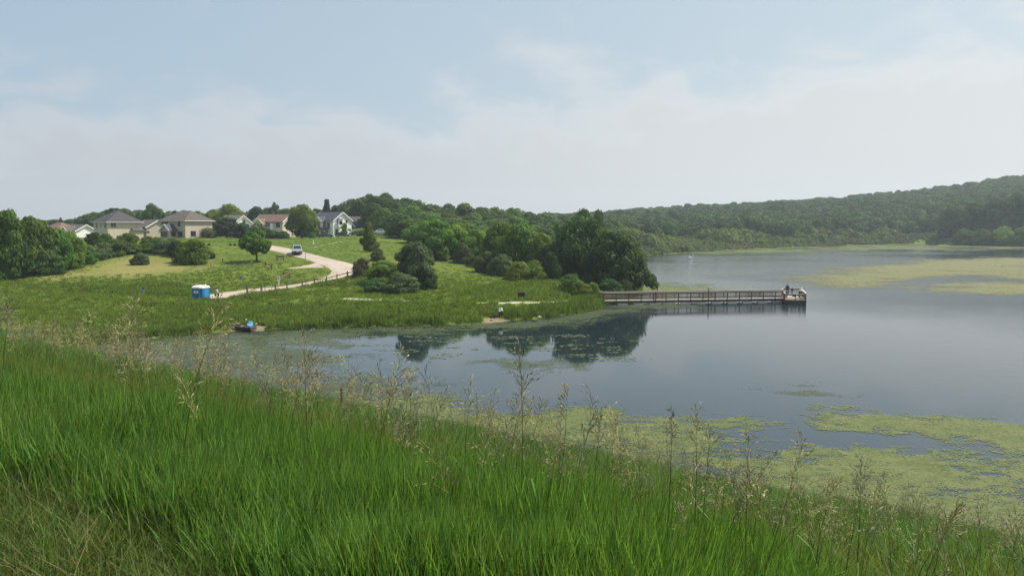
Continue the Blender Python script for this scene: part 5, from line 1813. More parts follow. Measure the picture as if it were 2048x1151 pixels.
def person(label, loc, rz, H, joints, shirt, legs, sleeve=True, shorts=False, hat=None, hair=HAIR, group=None, bulk=1.0):
    """one continuous skinned body; joints override the standing pose (units of a 1.75 m figure; -y is forward)"""
    J = dict(pelvis=(0, 0, .96), waist=(0, 0, 1.08), chest=(0, .01, 1.30), neck=(0, .005, 1.49), head=(0, -.02, 1.62), crown=(0, -.01, 1.73),
             lsh=(.185, .01, 1.42), lel=(.235, .03, 1.14), lwr=(.22, -.06, .90), lha=(.21, -.09, .82),
             rsh=(-.185, .01, 1.42), rel=(-.235, .03, 1.14), rwr=(-.22, -.06, .90), rha=(-.21, -.09, .82),
             lhp=(.10, 0, .93), lkn=(.115, -.02, .50), lan=(.12, .02, .09), lto=(.13, -.13, .03),
             rhp=(-.10, 0, .93), rkn=(-.115, -.02, .50), ran=(-.12, .02, .09), rto=(-.13, -.13, .03))
    J.update(joints)
    rad = dict(pelvis=.155, waist=.135, chest=.165, neck=.058, head=.098, crown=.062, lsh=.072, lel=.048, lwr=.034, lha=.036, rsh=.072, rel=.048, rwr=.034, rha=.036,
               lhp=.095, lkn=.062, lan=.042, lto=.036, rhp=.095, rkn=.062, ran=.042, rto=.036)
    E = [('pelvis', 'waist'), ('waist', 'chest'), ('chest', 'neck'), ('neck', 'head'), ('head', 'crown'), ('chest', 'lsh'), ('lsh', 'lel'), ('lel', 'lwr'), ('lwr', 'lha'),
         ('chest', 'rsh'), ('rsh', 'rel'), ('rel', 'rwr'), ('rwr', 'rha'), ('pelvis', 'lhp'), ('lhp', 'lkn'), ('lkn', 'lan'), ('lan', 'lto'), ('pelvis', 'rhp'), ('rhp', 'rkn'), ('rkn', 'ran'), ('ran', 'rto')]
    ks = list(J)
    sc = H / 1.75
    V = [Vector(J[k]) * sc for k in ks]
    Ed = [(ks.index(a), ks.index(b)) for a, b in E]
    for sd in ('l', 'r'):                                       # four fingers and a thumb rooted in the palm
        h, w = Vector(J[sd + 'ha']) * sc, Vector(J[sd + 'wr']) * sc
        d = (h - w).normalized()
        side = d.cross(Vector((1, 0, 0)) if abs(d.x) < .8 else Vector((0, 1, 0))).normalized()
        for i, (o, ln) in enumerate(((-.03, .07), (-.01, .08), (.01, .075), (.03, .06), (.045, .05))):
            V.append(h + side * o * sc + d * ln * sc * (1 if i < 4 else .5)); Ed.append((ks.index(sd + 'ha'), len(V) - 1))
    me = bpy.data.meshes.new('person')
    me.from_pydata(V, Ed, [])
    o = bpy.data.objects.new('person', me)
    COL.objects.link(o)
    o.modifiers.new('skin', 'SKIN')
    sv = me.skin_vertices[0].data
    for i in range(len(V)):
        r = rad[ks[i]] * sc if i < len(ks) else .010 * sc
        if i < len(ks) and ks[i] in ('chest', 'waist', 'pelvis'):
            sv[i].radius = (r * 1.12 * bulk, r * .82 * bulk)
        else:
            sv[i].radius = (r, r)
        sv[i].use_root = (i == 0)
    ss = o.modifiers.new('sub', 'SUBSURF'); ss.levels = 1; ss.render_levels = 1
    dg = bpy.context.evaluated_depsgraph_get()
    dg.update()
    m2 = bpy.data.meshes.new_from_object(o.evaluated_get(dg))
    o.modifiers.clear()
    o.data = m2
    bpy.data.meshes.remove(me)
    bm = bmesh.new(); bm.from_mesh(m2)
    # a nose, ears and shoes grow out of the same mesh
    hd, cr = Vector(J['head']) * sc, Vector(J['crown']) * sc
    for off, rr in (((0, -.105, .0), .022), ((.095, 0, 0), .024), ((-.095, 0, 0), .024)):
        bmesh.ops.create_icosphere(bm, subdivisions=1, radius=rr * sc, matrix=Matrix.Translation(hd + Vector(off) * sc))
    bm.to_mesh(m2); bm.free()
    for mt in (SKIN, shirt, legs, M['rubber'], hair):
        m2.materials.append(mt)
    P = {k: Vector(J[k]) * sc for k in ks}

    def segd(p, a, b):
        ab = b - a
        t = max(0, min(1, (p - a).dot(ab) / max(ab.length_squared, 1e-9)))
        return (p - a - ab * t).length
    segs = [('pelvis', 'waist', 2), ('waist', 'chest', 1), ('chest', 'neck', 1), ('neck', 'head', 0), ('head', 'crown', 0)]
    for s in 'lr':
        segs += [(s + 'sh', s + 'el', 1), (s + 'el', s + 'wr', 1 if sleeve else 0), (s + 'wr', s + 'ha', 0), ('chest', s + 'sh', 1), ('pelvis', s + 'hp', 2), (s + 'hp', s + 'kn', 2), (s + 'kn', s + 'an', 0 if shorts else 2), (s + 'an', s + 'to', 3)]
    for f in m2.polygons:
        c = f.center
        best = min(segs, key=lambda q: segd(c, P[q[0]], P[q[1]]))
        k = best[2]
        up = (cr - hd).normalized()
        rel = c - hd
        if k == 0 and best[0] in ('neck', 'head') and (rel.dot(up) > .045 * sc or (rel.y > .015 * sc and rel.dot(up) > -.05 * sc)):
            k = 4
        f.material_index = k
        f.use_smooth = True
    o.location = loc
    o.rotation_euler = (0, 0, rz)
    tag(o, label, 'person', group)
    if hat:
        mb = MB()
        up = (cr - hd).normalized()
        mb.ball(hd + up * .07 * sc, (.115 * sc, .125 * sc, .085 * sc), nu=12, nv=8)
        mb.box(hd + up * .055 * sc + Vector((0, -.14, 0)) * sc, (.17 * sc, .13 * sc, .02 * sc))
        mb.build('cap', hat, o, smooth=True)
    return o


def people():
    G = 'people on the pier platform'
    a = pier_at(-0.75, 7.0)
    person('tall person in dark clothes standing on the pier platform, back turned', a, PIER_RZ + math.pi, 1.85,
           dict(lel=(.26, .02, 1.16), lwr=(.17, -.14, 1.02), lha=(.12, -.20, 1.02), rel=(-.26, .02, 1.16), rwr=(-.17, -.14, 1.02), rha=(-.12, -.20, 1.02), lkn=(.13, -.02, .50), lan=(.15, .02, .09), rkn=(-.13, -.02, .5), ran=(-.15, .02, .09)),
           C_NAVY, C_BLACK, group=G)
    a = pier_at(-0.1, 5.6)
    person('smaller person in navy top and grey trousers on the pier platform', a, PIER_RZ + math.pi - 0.4, 1.42,
           dict(rel=(-.32, -.06, 1.22), rwr=(-.36, -.24, 1.20), rha=(-.37, -.31, 1.20), lel=(.27, -.02, 1.16), lwr=(.2, -.2, 1.1), lha=(.17, -.26, 1.1)), C_NAVY, C_GREY, sleeve=False, group=G)
    a = pier_at(0.85, 3.2)
    person('person with pale cap and light shirt leaning on the right pier rail', a, PIER_RZ + math.pi / 2 + 0.5, 1.68,
           dict(pelvis=(0, .10, .93), waist=(0, .06, 1.04), chest=(0, -.10, 1.24), neck=(0, -.2, 1.38), head=(0, -.29, 1.47), crown=(0, -.33, 1.57),
                lsh=(.185, -.16, 1.34), lel=(.22, -.30, 1.10), lwr=(.16, -.50, 1.06), lha=(.14, -.57, 1.05), rsh=(-.185, -.16, 1.34), rel=(-.22, -.30, 1.10), rwr=(-.16, -.50, 1.06), rha=(-.14, -.57, 1.05),
                lhp=(.10, .09, .90), rhp=(-.10, .09, .90)), C_LIGHT, C_BLACK, hat=C_WHITE, group=G)
    a = pier_at(1.0, 4.6)
    person('person in dark top seated low beside the right pier rail', a, PIER_RZ + math.pi / 2, 1.6,
           dict(pelvis=(0, .12, .50), waist=(0, .12, .62), chest=(0, .08, .84), neck=(0, .05, 1.02), head=(0, .01, 1.14), crown=(0, .0, 1.25),
                lsh=(.185, .06, .96), lel=(.24, -.05, .74), lwr=(.16, -.26, .66), lha=(.12, -.32, .66), rsh=(-.185, .06, .96), rel=(-.24, -.05, .74), rwr=(-.16, -.26, .66), rha=(-.12, -.32, .66),
                lhp=(.10, .08, .48), lkn=(.13, -.33, .50), lan=(.13, -.33, .09), lto=(.14, -.48, .03), rhp=(-.10, .08, .48), rkn=(-.13, -.33, .50), ran=(-.13, -.33, .09), rto=(-.14, -.48, .03)),
           C_BLACK, C_TAN, group=G)
    t = thing('folding_stool', 'low dark folding stool under the seated person on the pier', 'stool', pier_at(0.88, 4.6), PIER_RZ)
    m = MB(); m.box((0, 0, .36), (.34, .38, .04)); m.build('seat', C_TAN, t)
    for y in (-.16, .16):
        m = MB(); m.beam((-.15, y, 0.01), (.15, y, .35), .03, .03); m.beam((.15, y * .98, 0.01), (-.15, y * .98, .35), .03, .03); m.build('leg', M['wood_dark'], t)
    t = thing('tackle_box', 'dark tackle box on the pier deck at the feet of the smaller person', 'tackle box', pier_at(0.2, 5.0), PIER_RZ + .2)
    m = MB(); m.box((0, 0, .14), (.5, .28, .28)); m.build('case', C_BLACK, t)
    m = MB(); m.box((0, 0, .30), (.52, .30, .05), top=(.92, .9)); m.build('lid', C_BLACK, t)
    m = MB(); m.tube([(-.12, 0, .32), (-.1, 0, .39), (.1, 0, .39), (.12, 0, .32)], .012, 6); m.build('handle', M['steel'], t)
    # walker at the portable toilet
    p = spot(434, 597.5); p.z += 0.07
    person('person in a grey shirt carrying bags on the gravel road near the portable toilet', p, math.radians(20), 1.58,
           dict(lkn=(.11, -.10, .51), lan=(.12, -.12, .09), lto=(.13, -.27, .04), ran=(-.12, .2, .12), rto=(-.13, .07, .03), rkn=(-.11, .02, .5)), C_LIGHT, C_TAN, sleeve=False, shorts=True, hat=C_BLACK)
    R = Matrix.Rotation(math.radians(20), 3, 'Z')
    for sx in (-1, 1):
        q = p + R @ Vector((sx * .24, -.10, 0))
        t = thing('shoulder_bag', 'dark bag hanging from the %s hand of the walking person' % ('left' if sx > 0 else 'right'), 'bag', q, math.radians(20))
        m = MB(); m.box((0, 0, .56), (.20, .36, .36), top=(.7, .8)); m.build('pouch', C_BLACK, t)
        m = MB(); m.tube([(0, -.12, .72), (0, -.05, .82), (0, .05, .82), (0, .12, .72)], .012, 6); m.build('strap', C_BLACK, t)
    # angler at the shore
    p = spot(1001, 638)
    person('angler in a white and dark top standing at the water edge below the notice board', p, math.radians(20), 1.72,
           dict(chest=(0, -.03, 1.29), neck=(0, -.06, 1.47), head=(0, -.10, 1.59), crown=(0, -.11, 1.70), lel=(.26, -.06, 1.16), lwr=(.16, -.27, 1.08), lha=(.12, -.33, 1.09), rel=(-.26, -.06, 1.14), rwr=(-.14, -.25, 1.0), rha=(-.1, -.31, 1.0)),
           C_WHITE, C_BLACK, hair=HAIR)
    R = Matrix.Rotation(math.radians(20), 3, 'Z')
    t = thing('fishing_rod', 'thin fishing rod held by the angler at the water edge', 'fishing rod', p)
    a0 = R @ Vector((-.02, -.28, .98)); a1 = R @ Vector((.05, -2.2, 1.9))
    m = MB(); m.tube([a0, a0.lerp(a1, .12)], [.016, .014], 6); m.build('grip', M['black_paint'], t)
    m = MB(); m.tube([a0.lerp(a1, .12), a1], [.009, .003], 5); m.build('shaft', M['steel'], t)
    for px, py, lb in ((985, 636, 'dark flat bag lying on the bare sand left of the angler'), (993, 635, 'dark bag lying right beside the angler')):
        q = spot(px, py)
        t = thing('gear_bag', lb, 'bag', q, 0.3)
        m = MB(); m.box((0, 0, .11), (.62, .34, .22), top=(.85, .7)); m.build('pouch', C_BLACK, t)
        m = MB(); m.tube([(-.15, 0, .21), (-.08, 0, .3), (.08, 0, .3), (.15, 0, .21)], .012, 6); m.build('handle', C_BLACK, t)


people()


# ---------------------------------------------------------------- boats at the launch, rocks, swan
def boats():
    blue = simple('kayak_blue', (0.03, 0.21, 0.43), 0.35, 0.06, 2, spec=0.5)
    pale = simple('kayak_pale', (0.24, 0.50, 0.66), 0.4, 0.06, 2)
    cream = simple('paddle_cream', (0.72, 0.70, 0.45), 0.5, 0.05, 3)
    p = spot(500, 656)
    t = thing('kayak', 'bright blue kayak nosed onto the bare landing with an open dark cockpit', 'kayak', (p.x, p.y, p.z + 0.22), math.radians(12))
    t.scale = (0.8, 0.8, 0.8)
    L, Wd, Hh = 3.0, 0.46, 0.32
    n, k = 15, 12
    rings = []
    for i in range(n):
        f = i / (n - 1)
        y = -L / 2 + L * f
        w = Wd * (math.sin(math.pi * min(1, max(0, f * .94 + .03))) ** 0.62)
        up = 0.20 * (abs(f - .5) * 2) ** 2
        rings.append([(w * math.cos(2 * math.pi * j / k), y, Hh * (w / Wd) * math.sin(2 * math.pi * j / k) + up + f * 1.0 * 0.35) for j in range(k)])
    m = MB()
    m.add([v for r in rings for v in r], [(i * k + j, (i + 1) * k + j, (i + 1) * k + (j + 1) % k, i * k + (j + 1) % k) for i in range(n - 1) for j in range(k)] + [tuple(range(k)), tuple((n - 1) * k + j for j in range(k))[::-1]])
    m.build('hull', blue, t, smooth=True)
    m = MB()
    c = [(0.28 * math.cos(a), -.35 + .55 * math.sin(a), .36 + .07 * math.sin(a)) for a in np.linspace(0, 2 * math.pi, 21)]
    m.tube(c, .045, 6, caps=False); m.build('cockpit_rim', pale, t)
    m = MB(); m.add([(0.26 * math.cos(a), -.35 + .53 * math.sin(a), .355 + .07 * math.sin(a)) for a in np.linspace(0, 2 * math.pi, 17)[:-1]], [tuple(range(16))]); m.build('cockpit', M['black_paint'], t)
    m = MB(); m.box((0, .05, .48), (.38, .08, .30), rx=.25); m.build('seat_back', pale, t)
    m = MB(); m.add([(.20, -1.2, .32), (-.2, -1.2, .32), (-.12, -.95, .38), (.12, -.95, .38)], [(0, 1, 2, 3)]); m.build('deck_patch', pale, t)
    t = thing('paddle', 'cream double-bladed paddle laid across the blue kayak', 'paddle', (p.x, p.y, p.z + 0.22), math.radians(12))
    t.scale = (0.8, 0.8, 0.8)
    a, b = Vector((-.38, -.1, .92)), Vector((.78, -.3, .42))
    m = MB(); m.tube([a, b], .016, 6); m.build('shaft', M['wood_brown'], t)
    for q, s in ((a, -1), (b, 1)):
        dv = (b - a).normalized() * s
        m = MB(); m.ball(q + dv * .13, (.15, .03, .10), nu=8, nv=6); m.build('blade', cream, t, smooth=True)
    # small flat wooden boat
    p = spot(488, 659.5)
    t = thing('rowing_boat', 'weathered flat-bottomed wooden boat drawn up at the bare landing left of the kayak', 'rowing boat', (p.x, p.y, 0.12), math.radians(-22))
    n = 9
    prof = []
    for i in range(n):
        f = i / (n - 1)
        x = -1.35 + 2.7 * f
        w = .55 * (1 - max(0, (.35 - f) / .35) ** 2 * .75)
        prof.append((x, w, .0 + .30 * max(0, (.3 - f) / .3) ** 2, .38 + .22 * max(0, (.4 - f) / .4) ** 2))
    m = MB()
    v = []
    for x, w, zb, zt in prof:
        v += [(x, -w, zt), (x, -w * .8, zb), (x, w * .8, zb), (x, w, zt), (x, w * .92, zt), (x, w * .72, zb + .05), (x, -w * .72, zb + .05), (x, -w * .92, zt)]
    m.add(v, [(i * 8 + j, (i + 1) * 8 + j, (i + 1) * 8 + (j + 1) % 8, i * 8 + (j + 1) % 8) for i in range(n - 1) for j in range(8)])
    for i in (0, n - 1):
        x, w, zb, zt = prof[i]
        m.box((x, 0, (zb + zt) / 2), (.05, w * 1.85, zt - zb))
    m.build('hull', M['wood_dark'], t)
    for x, w in ((-.5, .95), (.25, 1.0), (.9, 1.0)):
        m = MB(); m.box((x, 0, .33), (.26, w, .04)); m.build('thwart', M['wood_grey'], t)
    m = MB()
    for sy in (-1, 1):
        m.tube([(x, sy * w * 1.01, zt + .02) for x, w, zb, zt in prof], .045, 6)
    m.build('gunwale', M['wood_grey'], t)
    # rocks and pale blocks along the shore
    r = random.Random(4)
    G = 'pale stones at the meadow shore'
    for px, py, s, lb in ((1078, 635, .5, 'pale stone among the reeds, below the footpath'), (1168, 616, .34, 'small pale stone at the reed edge near the pier'), (704, 653, .42, 'pale stone at the foot of the reeds in the cove'),
                          (446, 607, .45, 'cream stone in the grass below the walking person'), (455, 610, .3, 'smaller cream stone beside the cream stone'), (402, 664, .3, 'small stone at the left shore of the cove'), (983, 640, .3, 'stone at the edge of the bare sand')):
        p = spot(px, py)
        s *= 0.7
        m = MB(); m.ball((0, 0, s * .25), (s, s * .7, s * .5), nu=9, nv=6)
        m.v = [tuple(c * (1 + r.uniform(-.12, .12)) for c in v_) for v_ in m.v]
        o = m.build('stone', M['rock'], None, loc=(p.x, p.y, max(p.z, 0.0)))
        tag(o, lb, 'stone', G)
    # white water bird far out
    x, y = wat(1381, 517)
    t = thing('white_swan', 'white swan swimming on the open lake far beyond the pier', 'swan', (x, y, 0.0), 0.3)
    m = MB()
    m.ball((0, 0, .22), (.62, .36, .30), nu=12, nv=8)
    m.tube([(-.42, 0, .3), (-.62, 0, .55), (-.58, 0, .85), (-.5, 0, 1.0), (-.62, 0, 1.02)], [.13, .09, .075, .085, .07], 8)
    m.ball((.55, 0, .34), (.28, .2, .12), nu=8, nv=5)
    m.build('body', M['white_paint'], t, smooth=True)
    m = MB(); m.tube([(-.66, 0, 1.02), (-.80, 0, .97)], [.045, .015], 6); m.build('bill', simple('bill', (.5, .2, .04)), t)
    for sy in (-1, 1):
        m = MB(); m.ball((.12, sy * .28, .36), (.5, .1, .2), nu=10, nv=6); m.build('wing', M['white_paint'], t, smooth=True)


boats()
# ---------------------------------------------------------------- floating algae and lily pads
def algae_mat(name, c1, c2, seep):
    m, t = new_mat(name)
    o = N(t, 'ShaderNodeOutputMaterial')
    p = N(t, 'ShaderNodeBsdfPrincipled')
    p.inputs['Roughness'].default_value = 0.6
    p.inputs['Specular IOR Level'].default_value = 0.25
    tc = N(t, 'ShaderNodeTexCoord')
    a = N(t, 'ShaderNodeTexNoise', i_Scale=0.6, i_Detail=6.0, i_Roughness=0.7)
    t.links.new(tc.outputs['Object'], a.inputs['Vector'])
    at_ = N(t, 'ShaderNodeAttribute', attribute_name='tint')
    c = mixc(t, sstep(t, a.outputs[0], 0.35, 0.65), c1, c2)
    c = mixc(t, mth(t, 'MULTIPLY', at_.outputs['Fac'], 0.4), c, tuple(v * 0.62 for v in c1))
    t.links.new(c, p.inputs['Base Color'])
    gl = N(t, 'ShaderNodeBsdfTransparent')
    mx = N(t, 'ShaderNodeMixShader')
    b = N(t, 'ShaderNodeTexNoise', i_Scale=2.6, i_Detail=5.0, i_Roughness=0.7)
    t.links.new(tc.outputs['Object'], b.inputs['Vector'])
    t.links.new(mth(t, 'ADD', sstep(t, b.outputs[0], 0.46, 0.70, 0.0, 0.55), seep, clamp=True), mx.inputs[0])
    t.links.new(p.outputs[0], mx.inputs[1]); t.links.new(gl.outputs[0], mx.inputs[2])
    t.links.new(mx.outputs[0], o.inputs[0])
    return m


M['algae'] = algae_mat('algae', (0.105, 0.136, 0.034), (0.162, 0.184, 0.058), 0.12)
M['algae_yellow'] = algae_mat('algae_yellow', (0.175, 0.180, 0.060), (0.225, 0.222, 0.095), 0.12)
M['algae_sunk'] = algae_mat('algae_sunk', (0.070, 0.096, 0.036), (0.105, 0.128, 0.054), 0.45)


def algae(name, px_poly, mat, cover, soft, cell_k=680.0, zoff=0.012, wob=0.6, scale=1.0, seed=0):
    """a mat of scum on the water: small cells kept where a ragged field is high, thinning towards its rim"""
    poly = [wat(*p) for p in px_poly]
    xs = [p[0] for p in poly]; ys = [p[1] for p in poly]
    ym = (min(ys) + max(ys)) / 2
    y = max(min(ys) - 2.5 * soft, 20)
    V = []; F = []; T = []
    r = np.random.default_rng(100 + seed)
    while y < max(ys) + 2.5 * soft:
        c = y / cell_k
        cy = c * 1.35
        x = np.arange(min(xs) - 2.5 * soft, max(xs) + 2.5 * soft, c)
        if len(x):
            yy = np.full(len(x), y)
            sd = poly_sd(x, yy, poly) / soft
            yy = yy
            big = fbm(x / (5.0 * scale), yy / (3.2 * scale), 50 + seed, 4)
            fine = fbm(x / (0.9 * scale), yy / (0.6 * scale), 60 + seed, 3)
            field = np.clip(sd, -5, 1.0) * 0.34 + (big - 0.5) * 3.4 * wob + (fine - 0.5) * 2.8 * wob + cover
            keep = field + (r.random(len(x)) - 0.5) * 0.7 > 0
            inside = sd > -4.5
            keep &= inside
            xk = x[keep]
            if len(xk):
                n = len(xk)
                j = r.uniform(-0.35, 0.35, (n, 8)) * c
                z = zoff + r.uniform(0, 0.012, n)
                q = np.stack([np.c_[xk - c * .62 + j[:, 0], y - cy * .62 + j[:, 1], z], np.c_[xk + c * .62 + j[:, 2], y - cy * .62 + j[:, 3], z],
                              np.c_[xk + c * .62 + j[:, 4], y + cy * .62 + j[:, 5], z], np.c_[xk - c * .62 + j[:, 6], y + cy * .62 + j[:, 7], z]], 1)
                V.append(q.reshape(-1, 3)); T.append(r.random(n))
        y += cy
    V = np.concatenate(V); T = np.concatenate(T)
    d = -poly_sd(V[::4, 0], V[::4, 1], LAKE)
    ok = d < 0.3
    V = V.reshape(-1, 4, 3)[ok].reshape(-1, 3); T = T[ok]
    F = np.arange(len(V)).reshape(-1, 4)
    return link(name, np_mesh(name, V, F, [M[mat]], T), kind='stuff')


ALG = [
    ('algae_mat', ((1180, 842), (1250, 862), (1330, 850), (1400, 855), (1430, 880), (1425, 905), (1500, 915), (1570, 925), (1600, 945), (1640, 938), (1700, 940), (1760, 958), (1850, 945),
                   (1940, 965), (1960, 992), (2060, 1010), (2200, 1040), (2200, 1150), (2048, 1110), (1800, 1035), (1640, 1000), (1500, 962), (1400, 928), (1250, 895)), 'algae', 0.24, 1.6, 1),
    ('algae_mat', ((690, 795), (830, 815), (960, 830), (1080, 834), (1190, 840), (1230, 870), (1180, 885), (1000, 868), (860, 850), (740, 825)), 'algae', 0.16, 1.8, 2),
    ('algae_mat', ((820, 840), (1000, 860), (1200, 880), (1420, 905), (1500, 950), (1560, 985), (1500, 1000), (1250, 945), (1000, 893)), 'algae_sunk', -0.18, 2.0, 3),
    ('algae_mat', ((1705, 835), (1760, 828), (1850, 838), (1940, 845), (2060, 858), (2200, 872), (2200, 925), (2048, 900), (1950, 880), (1840, 866), (1780, 862), (1720, 850)), 'algae', 0.18, 1.2, 4),
    ('algae_mat', ((1575, 906), (1640, 900), (1720, 911), (1800, 926), (1830, 938), (1740, 937), (1660, 920), (1590, 916)), 'algae', 0.22, 0.8, 5),
    ('algae_mat', ((1900, 915), (2000, 925), (2060, 940), (2060, 955), (1960, 940), (1880, 925)), 'algae', -0.05, 0.9, 6),
    ('algae_mat', ((130, 700), (200, 692), (400, 688), (520, 690), (555, 712), (500, 742), (560, 760), (640, 775), (690, 795), (640, 812), (540, 795), (400, 755), (300, 733)), 'algae_sunk', 0.22, 4.0, 7),
    ('algae_mat', ((140, 697), (300, 682), (400, 673), (480, 668), (600, 668), (560, 690), (400, 690), (240, 700)), 'algae_sunk', 0.02, 3.0, 8),
    ('algae_mat', ((950, 722), (1080, 716), (1180, 727), (1210, 745), (1100, 756), (960, 744)), 'algae_sunk', -0.62, 3.0, 9),
    ('algae_mat', ((1140, 735), (1300, 742), (1500, 762), (1650, 790), (1600, 800), (1400, 775), (1200, 755)), 'algae_sunk', -0.75, 3.0, 10),
    ('algae_mat', ((640, 659), (800, 654), (900, 652), (1000, 646), (1090, 639), (1150, 630), (1200, 619), (1260, 611), (1330, 607), (1400, 611), (1330, 615), (1230, 623), (1160, 636), (1100, 646), (960, 658), (800, 664), (660, 666)), 'algae_sunk', 0.0, 1.6, 11),
    ('algae_mat', ((1630, 553), (1720, 541), (1800, 529), (1880, 519), (2060, 516), (2300, 516), (2300, 562), (2048, 558), (1930, 549), (1800, 560), (1700, 566)), 'algae_yellow', 0.16, 6.0, 12, 0.34),
    ('algae_mat', ((1860, 580), (1950, 567), (2060, 566), (2300, 566), (2300, 590), (2048, 585), (1950, 583)), 'algae_yellow', 0.08, 5.0, 13, 0.34),
    ('algae_mat', ((1310, 508), (1400, 501), (1500, 495.5), (1700, 489.5), (1850, 487), (1950, 491), (2060, 493.5), (2060, 499), (1800, 501), (1600, 504), (1400, 508)), 'algae', -0.25, 14.0, 14),
    ('algae_mat', ((1230, 586), (1250, 573), (1330, 569), (1380, 578), (1330, 588), (1260, 595)), 'algae', 0.34, 3.0, 15),
]
for nm, poly, mat, cov, soft, sd_, *wb in ALG:
    algae(nm, poly, mat, cov, soft, seed=sd_, wob=wb[0] if wb else 0.6, scale=1.0 if soft < 3 else (2.2 if soft < 6 else 6.0), zoff=0.010 + 0.0015 * (sd_ % 5))


def lily_pads():
    r = np.random.default_rng(31)
    V = []; F = []; T = []
    regs = (((300, 690), (520, 672), (700, 668), (900, 668), (1010, 672), (1090, 668), (1260, 668), (1300, 690), (1280, 722), (1150, 715), (1060, 690), (960, 690), (880, 715), (760, 700), (620, 690), (520, 705), (420, 705)),)
    poly = [wat(*p) for p in regs[0]]
    xs = [p[0] for p in poly]; ys = [p[1] for p in poly]
    x = r.uniform(min(xs), max(xs), 22000); y = r.uniform(min(ys), max(ys), 22000)
    sd = poly_sd(x, y, poly)
    dens = fbm(x / 3.2, y / 1.5, 71, 3)
    k = (sd > -1) & (dens > 0.60) & (poly_sd(x, y, LAKE) > 1.0)
    x, y = x[k][:1500], y[k][:1500]
    n = 9
    ang = np.linspace(0.25, 2 * math.pi - 0.25, n - 1)
    for i in range(len(x)):
        s = r.uniform(0.07, 0.16); a0 = r.uniform(0, 6.28); tl = r.uniform(-.06, .06, 2)
        px_ = np.r_[0, np.cos(ang)] * s; py_ = np.r_[0, np.sin(ang)] * s
        c, s_ = math.cos(a0), math.sin(a0)
        X = px_ * c - py_ * s_; Y = px_ * s_ + py_ * c
        V.append(np.c_[x[i] + X, y[i] + Y, 0.03 + X * tl[0] + Y * tl[1]])
        b = i * n
        F += [(b, b + j, b + j + 1) for j in range(1, n - 1)]
        T += [r.random()] * (n - 2)
    link('lily_pads', np_mesh('lily_pads', np.concatenate(V), np.array(F), [algae_mat('lily_leaf', (0.085, 0.115, 0.050), (0.135, 0.160, 0.085), 0.0)], np.array(T)), kind='stuff')


lily_pads()


# ---------------------------------------------------------------- grasses
def blades(name, seed, n, h, spread, w, bend, mats, frac2=0.0, lean=0.15, seg=4):
    """a tuft of bent tapering blades"""
    r = np.random.default_rng(seed)
    V = []; F = []; T = []; MI = []
    for i in range(n):
        rad = spread * math.sqrt(r.random()); ph = r.uniform(0, 6.28)
        bx, by = rad * math.cos(ph), rad * math.sin(ph)
        H = h * r.uniform(0.55, 1.08)
        a = r.uniform(0, 6.28)
        dx, dy = math.cos(a), math.sin(a)
        le = r.normal() * lean; bd = bend * r.uniform(0.2, 1.3)
        ww = w * r.uniform(0.7, 1.3)
        f = r.uniform(0, 6.28)
        sx, sy = math.cos(f) * ww / 2, math.sin(f) * ww / 2
        b = len(V)
        for k in range(seg + 1):
            t = k / seg
            off = H * (le * t + bd * t * t)
            x, y = bx + dx * off, by + dy * off
            z = H * t * (1 - 0.35 * bd * t * t)
            q = (1 - t ** 2.2) * (0.75 + 0.25 * min(1, t * 4))
            if k < seg:
                V.append((x - sx * q, y - sy * q, z)); V.append((x + sx * q, y + sy * q, z))
            else:
                V.append((x, y, z))
        mi = 1 if r.random() < frac2 else 0
        tt = r.random()
        for k in range(seg - 1):
            F.append((b + 2 * k, b + 2 * k + 1, b + 2 * k + 3, b + 2 * k + 2)); T.append(tt); MI.append(mi)
        F.append((b + 2 * seg - 2, b + 2 * seg - 1, b + 2 * seg)); T.append(tt); MI.append(mi)
    me = bpy.data.meshes.new(name)
    me.from_pydata(V, [], F)
    for m in mats:
        me.materials.append(M[m])
    me.polygons.foreach_set('material_index', MI)
    a = me.attributes.new('tint', 'FLOAT', 'FACE'); a.data.foreach_set('value', T)
    me.update()
    return me


